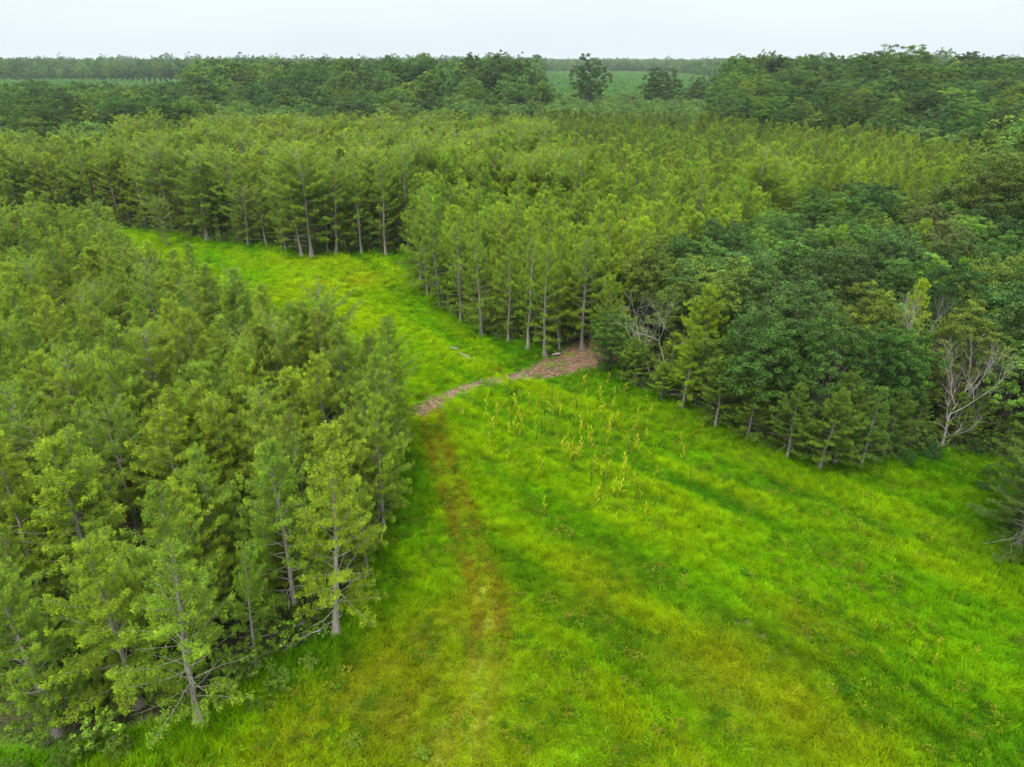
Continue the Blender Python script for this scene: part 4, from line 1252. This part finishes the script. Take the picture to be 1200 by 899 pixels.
# ------------------------------------------------------------------ dead trees
def put_dead(name, me, x, y, rz, label, cat='dead tree', s=1.0):
    o = link(name, me)
    o.location = (x, y, float(height(np.array([x]), np.array([y]))[0]))
    o.rotation_euler = (0, 0, rz)
    o.scale = (s, s, s)
    tag(o, label, cat)
    return o
put_dead('dead_tree', dead_tree(11, 10.0, (0.36, 0.05), 3, 0.36, 6, 0.13, 0.36).mesh('dead_tree', M_DEAD, True), 36.6, 50.4, 0.0,
         'large bleached dead tree with many bare forks leaning out of the right-hand woods')
put_dead('dead_tree', dead_tree(12, 7.8, (-0.1, -0.1), 2, 0.46, 6, 0.12, 0.40).mesh('dead_tree', M_DEAD, True), 14.3, 62.6, 0.4,
         'dead tree with a spreading bare grey crown near the bark path mouth')
put_dead('dead_tree', dead_tree(13, 8.6, (0.0, 0.0), 1, 0.5, 5, 0.08, 0.42).mesh('dead_tree', M_DEAD, True), 27.0, 52.0, 1.4,
         'small dead crown of twisted bare twigs above the feathery cypresses')
put_dead('dead_tree', dead_tree(14, 9.8, (0.0, 0.0), 1, 0.16, 5, 0.07, 0.40).mesh('dead_tree', M_DEAD, True), 34.4, 54.4, 2.4,
         'narrow pale snag standing up out of the dark hardwood crowns')

# bright pine at the right woodland edge and the tall open pine on the skyline
def pine_thing(x, y, H_, wide, seed, tint, label, **kw):
    w_, l_ = pine(seed, H=10, **kw)
    root = bpy.data.objects.new('pine_tree', None)
    col.objects.link(root)
    root.location = (x, y, float(height(np.array([x]), np.array([y]))[0]))
    root.scale = (H_ / 10 * wide, H_ / 10 * wide, H_ / 10)
    tag(root, label, 'pine tree')
    link('trunk', w_.mesh('trunk', M_BARK, True), root)
    c_ = link('crown', l_.mesh('crown', M_PIN), root)
    c_['tint'] = list(tint) + [1.0]
pine_thing(28.2, 46.9, 7.4, 1.05, 801, (0.13, 0.235, 0.030), 'bright green young pine with tufted limbs in front of the dark hardwoods', W=2.4, whorls=12, bare=0.16, leaves=70)
pine_thing(118.0, 330.0, 29.5, 1.0, 802, (0.055, 0.090, 0.040), 'tall old pine with a bare reddish trunk and open crown on the skyline', W=2.9, whorls=11, bare=0.42, leaves=40, tall=True, nl=0.45, nw=0.10)

# ------------------------------------------------------------------ fallen wood
def log_geo(L, r, seed, bend=0.08):
    g = np.random.default_rng(seed)
    w = Geo()
    t = np.linspace(0, 1, 7)
    p = np.stack([t * L - L / 2, g.normal(0, bend, 7), r * 0.6 + g.normal(0, 0.02, 7)], 1)
    w.tube(np.concatenate([p[:1], p, p[-1:]]), np.concatenate([[0.001], np.linspace(r, r * 0.6, 7), [0.001]]), 8)
    for i in range(3):
        q = p[g.integers(2, 6)]
        d = np.array([g.normal(0, .5), g.choice([-1, 1]), 0.35])
        w.tube(np.stack([q, q + d * g.uniform(0.3, 0.9)]), [r * 0.35, 0.01], 4)
    return w
for (lx, ly, L, r, rz, lab) in (
        (-5.2, 69.6, 2.6, 0.20, -0.85, 'pale grey fallen log lying in the grass above the bark path'),
        (-6.6, 72.0, 1.0, 0.17, -0.4, 'short grey log stub lying just beyond the pale fallen log'),
        (5.0, 70.3, 1.1, 0.16, 0.5, 'grey weathered log end at the rim of the bark path')):
    o = link('fallen_log', log_geo(L, r, int(L * 100)).mesh('fallen_log', M_LOG, True))
    o.location = (lx, ly, float(height(np.array([lx]), np.array([ly]))[0]) + 0.22)
    o.rotation_euler = (0, 0, rz)
    tag(o, lab, 'log')
for i, (lx, ly, L, rz, lab) in enumerate((
        (-12.0, 28.7, 5.2, 0.62, 'longest fallen grey branch, slanting up against the cypress feet'),
        (-12.6, 28.2, 4.0, 0.35, 'grey fallen branch lying lowest in the heap at the cypress feet'),
        (-11.4, 29.4, 3.6, 0.85, 'steep fallen branch crossing the heap near the swollen cypress foot'),
        (-13.4, 29.0, 3.2, 0.10, 'fallen branch at the back of the heap under the cypresses'))):
    o = link('fallen_branch', log_geo(L, 0.055, 40 + i, 0.10).mesh('fallen_branch', M_LOG, True))
    o.location = (lx, ly, float(height(np.array([lx]), np.array([ly]))[0]) + 0.35 + 0.1 * i)
    o.rotation_euler = (0, -0.16 - 0.05 * i, rz)
    tag(o, lab, 'branch')

# bark and wood pieces on the path
def chip_mesh(seed, L, w, h):
    g = np.random.default_rng(seed)
    v = np.array([[x_, y_, z_] for x_ in (-L / 2, L / 2) for y_ in (-w / 2, w / 2) for z_ in (0, h)]) * g.uniform(0.8, 1.2, (8, 3))
    f = np.array([[0, 1, 3, 2], [4, 6, 7, 5], [0, 4, 5, 1], [2, 3, 7, 6], [0, 2, 6, 4], [1, 5, 7, 3]])
    return mesh_np('bark_piece', v, f, [M_CHIP], attrs={'var': ('POINT', 'FLOAT', np.full(8, 0.4))})
M_CHIP = leaf_mat('bark_pieces', 0.9, 0.1, 0.0, (1, 1, 1), 0.8, 1.2, 3.0)
COL_CH = make_collection('bark_shapes', [chip_mesh(i, [0.17, 0.32, 0.7, 0.13][i], [0.08, 0.05, 0.03, 0.09][i], [0.015, 0.02, 0.03, 0.03][i]) for i in range(4)], 'bark_piece')
g = np.random.default_rng(90)
x = g.uniform(-11, 14, 60000); y = g.uniform(55, 77, 60000)
d, a = pdist(x, y, PATH)
k = (d < ypath_w(a) * (0.7 + 0.45 * g.random(len(x)))) & (g.random(len(x)) < 0.42 * sstep(0.25, 0.6, vnoise(x, y, 1.3, 98) + 0.35 * (1 - a)))
x, y, a = x[k], y[k], a[k]
n_ = len(x)
pal = np.array([(0.22, 0.13, 0.08), (0.18, 0.11, 0.075), (0.30, 0.22, 0.15), (0.11, 0.07, 0.045), (0.28, 0.14, 0.07)])
pi = g.integers(0, 5, n_)
tint = pal[pi]
tint = np.where((a > 0.45)[:, None] & (g.random(n_) < 0.3)[:, None], np.array([0.26, 0.215, 0.165]), tint)
s3 = g.uniform(0.6, 1.5, n_)
scatter('bark_debris', np.stack([x, y, height(x, y) + 0.03], 1), g.random(n_) * 6.28, np.stack([s3] * 3, 1), g.integers(0, 4, n_), tint, COL_CH,
        'broken bark and sticks strewn over the brown path', tilt=g.normal(0, 0.25, (n_, 2)))

# ------------------------------------------------------------------ grass
def tuft(seed, n=22, h=0.8, spread=0.26, w=0.026, droop=0.45):
    g = np.random.default_rng(seed)
    V, F, A = [], [], []
    for i in range(n):
        a = g.random() * 6.28
        r_ = spread * math.sqrt(g.random())
        b = g.random() * 6.28
        p = np.array([r_ * math.cos(b), r_ * math.sin(b), 0])
        hh = h * g.uniform(0.6, 1.15)
        d = np.array([math.cos(a), math.sin(a), 0])
        sd = np.array([-d[1], d[0], 0]) * w * g.uniform(0.6, 1.3)
        lean = hh * droop * g.uniform(0.3, 1.0)
        p1 = p + d * lean * 0.35 + np.array([0, 0, hh * 0.62])
        p2 = p + d * lean + np.array([0, 0, hh * g.uniform(0.75, 1.0)])
        o_ = len(V)
        V += [p - sd * 0.5, p + sd * 0.5, p1 + sd * 0.5, p1 - sd * 0.5, p2]
        F.append((o_, o_ + 1, o_ + 2, o_ + 3)); F.append((o_ + 3, o_ + 2, o_ + 4, o_ + 4))
        A += [0.1, 0.1, 0.45 + g.normal(0, .1), 0.45, 0.8]
    F4 = np.array([f for f in F if len(set(f)) == 4]); F3 = np.array([f[:3] for f in F if len(set(f)) == 3])
    return mesh_np('grass_tuft', np.array(V), [F4, F3], [M_GRS], attrs={'var': ('POINT', 'FLOAT', np.clip(A, 0, 1))})
COL_GR = make_collection('grass_shapes', [tuft(i, n=[38, 42, 34, 38, 40, 36][i], droop=[.3, .6, .4, .75, .5, .25][i]) for i in range(6)], 'grass_tuft')
pts, cols_, hs = [], [], []
for (x0, x1, y0, y1, sp, sd) in ((-52, 62, 8, 62, 0.30, 91), (-62, 48, 62, 96, 0.40, 92), (-110, 10, 96, 140, 0.52, 93)):
    x, y, g = jgrid(x0, x1, y0, y1, sp, sd, 0.5)
    k = np.abs(x) < 0.80 * y + 9
    x, y = x[k], y[k]
    ins = inpoly(x, y, MEADOW)
    dm, _ = pdist(x, y, MEADOW, True)
    k = ins | (dm < 1.6 * vnoise(x, y, 2.5, 94))
    x, y, dm = x[k], y[k], dm[k]
    c, h, dn = grass_fields(x, y)
    k = g.random(len(x)) < dn
    x, y, c, h, dm = x[k], y[k], c[k], h[k], dm[k]
    h = h * (sp / 0.30) ** 0.25
    pts.append(np.stack([x, y, height(x, y) - 0.02, np.full(len(x), sp)], 1)); cols_.append(c); hs.append(h)
pts = np.concatenate(pts); c = np.concatenate(cols_); h = np.concatenate(hs)
n_ = len(pts)
g = np.random.default_rng(95)
wz = (pts[:, 3] / 0.30) * g.uniform(0.8, 1.25, n_)
print('grass tufts', n_, [len(a[1].polygons) for q in CY.values() for a in q], [len(a[1].polygons) for a in BR], [len(a.polygons) for a in cym])
scatter('meadow_grass', pts[:, :3], g.random(n_) * 6.28, np.stack([wz, wz, h * g.uniform(0.75, 1.25, n_)], 1), g.integers(0, 6, n_), c, COL_GR,
        'lush bright green and yellow meadow grass with rust and straw coloured patches', tilt=g.normal(0, 0.12, (n_, 2)))

# broad-leaved weeds mixed through the grass
COL_MW = make_collection('meadow_weed_shapes', [broadleaf(970 + i, H=0.8, Wr=0.42, lobes=5, sub=4, leaves=9, size=.12, base=0.0)[1].mesh('meadow_weed', M_GRS) for i in range(4)], 'meadow_weed')
g = np.random.default_rng(99)
x = g.uniform(-40, 45, 26000); y = 10 + 62 * g.random(26000)
k = inpoly(x, y, MEADOW) & (vnoise(x, y, 2.6, 43, 3) > 0.52) & (path_mask(x, y) < 0.01) & (np.abs(x) < 0.8 * y + 8)
x, y = x[k][:7000], y[k][:7000]
n_ = len(x)
s0 = g.uniform(0.3, 0.75, n_)
wc = np.array([(0.14, 0.33, 0.01), (0.26, 0.42, 0.012), (0.10, 0.27, 0.012), (0.32, 0.34, 0.03)])[g.integers(0, 4, n_)] * g.uniform(0.8, 1.25, (n_, 1))
scatter('meadow_weeds', np.stack([x, y, height(x, y) + 0.1], 1), g.random(n_) * 6.28, np.stack([s0, s0, s0], 1), g.integers(0, 4, n_), wc, COL_MW,
        'low broad-leaved weeds mixed through the meadow grass')

# tall yellow-green stalks
def stalk(seed):
    g = np.random.default_rng(seed)
    gl = Geo()
    Hs = g.uniform(0.9, 1.4)
    V, F, A = [], [], []
    gl.tube(np.array([[0, 0, 0], [0.02, 0.01, Hs * .5], [0.05, 0.0, Hs]]), [0.022, 0.018, 0.008], 4)
    n = 9
    for i in range(n):
        z = Hs * (0.2 + 0.8 * i / n)
        a = i * 2.6 + g.normal(0, 0.3)
        L = g.uniform(0.20, 0.42) * (1.1 - 0.5 * i / n)
        d = np.array([math.cos(a), math.sin(a), 0])
        sd = np.array([-d[1], d[0], 0]) * 0.06
        p = [np.array([0.02, 0, z]), np.array([0.02, 0, z]) + d * L * .3 + [0, 0, L * .6], np.array([0.02, 0, z]) + d * L * .7 + [0, 0, L * .95]]
        base = gl.n
        gl.v.append(np.array([p[0] - sd * .5, p[0] + sd * .5, p[1] + sd * .6, p[1] - sd * .6, p[2] + sd * .12, p[2] - sd * .12]))
        gl.f.append(np.array([[0, 1, 2, 3], [3, 2, 4, 5]]) + base)
        gl.n += 6
        gl.var.append(np.array([.3, .3, .6, .6, .8, .8]))
    return gl.mesh('tall_weed', M_GRS)
stalks = [stalk(i) for i in range(9)]
g = np.random.default_rng(96)
spots = []
for _ in range(1200):
    zone_ = g.random()
    if zone_ < 0.66:
        u, v = g.normal(650, 70), g.normal(498, 24)
    elif zone_ < 0.93:
        u, v = g.normal(725, 50), g.normal(555, 38)
    else:
        u, v = g.normal(1050, 90), g.normal(770, 60)
    yc = (449.5 - v) / 800
    t = CAM_H / (math.sin(R(25.4)) - yc * math.cos(R(25.4)))
    xw, yw = (u - 600) / 800 * t, (math.cos(R(25.4)) + yc * math.sin(R(25.4))) * t
    if u < 530 or v < 455 or u > 1190: continue
    if not inpoly(np.array([xw]), np.array([yw]), MEADOW)[0]: continue
    if path_mask(np.array([xw]), np.array([yw]))[0] > 0: continue
    if any(math.hypot(xw - a, yw - b) < 0.35 for a, b in spots): continue
    spots.append((xw, yw))
    if len(spots) >= 220: break
for i, (xw, yw) in enumerate(spots):
    o = link('tall_weed', stalks[i % 9])
    o.location = (xw, yw, float(height(np.array([xw]), np.array([yw]))[0]))
    s0 = g.uniform(0.7, 1.45) * (0.6 if yw < 40 else 1.0)
    o.scale = (s0, s0, s0 * g.uniform(0.9, 1.2))
    o.rotation_euler = (g.normal(0, 0.1), g.normal(0, 0.1), g.random() * 6.28)
    base = np.array([0.55, 0.58, 0.03]) if g.random() < 0.6 else np.array([0.24, 0.40, 0.02])
    o['tint'] = [float(q) for q in base * g.uniform(0.8, 1.15)] + [1.0]
    if xw > 14 and yw < 37:
        tag(o, 'scattered yellow-green stalk with arching leaves in the near right grass', 'weed', 'yellow stalks in the near right grass')
    elif yw > 52:
        tag(o, 'yellow-green stalk with arching leaves standing in the grass below the bark path', 'weed', 'yellow stalks below the bark path')
    else:
        tag(o, 'yellow-green stalk with arching leaves in the middle of the meadow', 'weed', 'yellow stalks in the mid meadow')

# ------------------------------------------------------------------ shrubs along the edges
shr = []
for i in range(5):
    w_, l_ = broadleaf(900 + i, H=3.0, Wr=1.5, lobes=9, sub=9, leaves=22, size=[.16, .13, .2, .15, .17][i], base=0.02, flat=0.8)
    shr.append((w_.mesh('stem', M_DARKBARK, True), l_.mesh('foliage', M_BRO)))
SHRUBS = [  # x, y, size, tint, label
    (-12.2, 25.6, 0.50, (0.14, 0.25, 0.02), 'light green leafy shrub in the grass by the fallen grey branches'),
    (-13.0, 24.2, 0.32, (0.13, 0.23, 0.02), 'small light shrub right of the nearest cypress foot'),
    (-11.0, 26.9, 0.36, (0.15, 0.26, 0.02), 'small bright shrub on the grass below the swollen cypress foot'),
    (-18.6, 21.8, 0.42, (0.12, 0.20, 0.02), 'leafy shrub left of the nearest cypress foot'),
    (-20.6, 21.2, 0.50, (0.11, 0.19, 0.02), 'spreading shrub in the bottom left corner'),
    (-22.6, 20.4, 0.48, (0.12, 0.21, 0.02), 'outermost shrub at the bottom left border'),
    (-7.6, 22.2, 0.30, (0.20, 0.30, 0.02), 'low pale weed clump between the two wheel tracks'),
    (-4.2, 21.6, 0.26, (0.20, 0.32, 0.02), 'low pale weed clump at the bottom middle'),
    (32.0, 47.4, 0.55, (0.045, 0.11, 0.02), 'deep green shrub at the foot of the dim cypress'),
    (34.4, 48.0, 0.60, (0.04, 0.10, 0.02), 'deep green shrub at the foot of the big dead tree'),
    (38.6, 48.6, 0.60, (0.04, 0.095, 0.02), 'shrub right of the big dead tree foot'),
    (37.4, 45.2, 0.42, (0.06, 0.13, 0.02), 'grey-green weed clump in the shaded grass bay'),
    (35.6, 43.2, 0.36, (0.07, 0.14, 0.03), 'smaller weed clump lower in the shaded grass bay'),
    (13.4, 61.2, 0.55, (0.06, 0.12, 0.02), 'shrub under the fresh green hardwood at the right edge'),
    (9.8, 65.4, 0.60, (0.05, 0.11, 0.02), 'dark shrub skirting the hardwood at the path mouth'),
    (21.8, 49.8, 0.40, (0.07, 0.12, 0.02), 'low shrub between the small feathery cypresses'),
]
for i, (x_, y_, s0, tn, lab) in enumerate(SHRUBS):
    root = bpy.data.objects.new('shrub', None)
    col.objects.link(root)
    root.location = (x_, y_, float(height(np.array([x_]), np.array([y_]))[0]))
    root.scale = (s0, s0, s0)
    root.rotation_euler = (0, 0, i * 1.3)
    tag(root, lab, 'shrub')
    link('stem', shr[i % 5][0], root)
    f_ = link('foliage', shr[i % 5][1], root)
    f_['tint'] = list(tn) + [1.0]
# undergrowth along the stand edges
COL_SH = make_collection('undergrowth_shapes', [joined('undergrowth_clump', *broadleaf(950 + i, H=2.2, Wr=1.1, lobes=7, sub=6, leaves=14, size=.2, base=0.02), M_DARKBARK, M_BRO) for i in range(4)], 'undergrowth_clump')
x, y, g = jgrid(-100, 60, 12, 150, 1.4, 97, 0.5)
dm, _ = pdist(x, y, MEADOW, True)
ins = inpoly(x, y, MEADOW)
pm = path_mask(x, y)
k = frustum(x, y, 5) & (((~ins) & (dm < 9) & (g.random(len(x)) < 0.9)) | (ins & (dm < 0.9) & (g.random(len(x)) < 0.35))) & (pm < 0.01)
x, y, ins = x[k], y[k], ins[k]
n_ = len(x)
s0 = g.uniform(0.3, 1.0, n_) * np.where(ins, 0.45, 1.0) * np.where(x > 9, 1.25, 1.0)
t0 = np.array([0.10, 0.17, 0.022])[None] * g.uniform(0.6, 1.5, (n_, 1))
t0 = np.where((x > 9)[:, None], t0 * 0.8, t0 * np.array([1.5, 1.5, 1.0]))
s0 = s0 * np.where((x < -9) & (y < 32), 1.35, 1.0)
scatter('undergrowth', np.stack([x, y, height(x, y) - 0.1], 1), g.random(n_) * 6.28, np.stack([s0, s0, s0], 1), g.integers(0, 4, n_), t0, COL_SH,
        'low bushes and saplings filling the feet of the stand edges')

# ------------------------------------------------------------------ haze
bm_v = np.array([(x_, y_, z_) for x_ in (-8800, 8800) for y_ in (-600, 8800) for z_ in (-6.0, 52.0)], float)
bm_f = np.array([[0, 1, 3, 2], [4, 6, 7, 5], [0, 4, 5, 1], [2, 3, 7, 6], [0, 2, 6, 4], [1, 5, 7, 3]])
m, nt = newmat('haze')
out = nd(nt, 'ShaderNodeOutputMaterial')
pv = nd(nt, 'ShaderNodeVolumePrincipled')
pv.inputs['Color'].default_value = (0.86, 0.93, 1.0, 1)
pv.inputs['Density'].default_value = 0.00008
nt.links.new(pv.outputs[0], out.inputs['Volume'])
hz = link('haze', mesh_np('haze', bm_v, bm_f, [m]))
tag(hz, 'thin pale haze over the whole forest', kind='stuff')
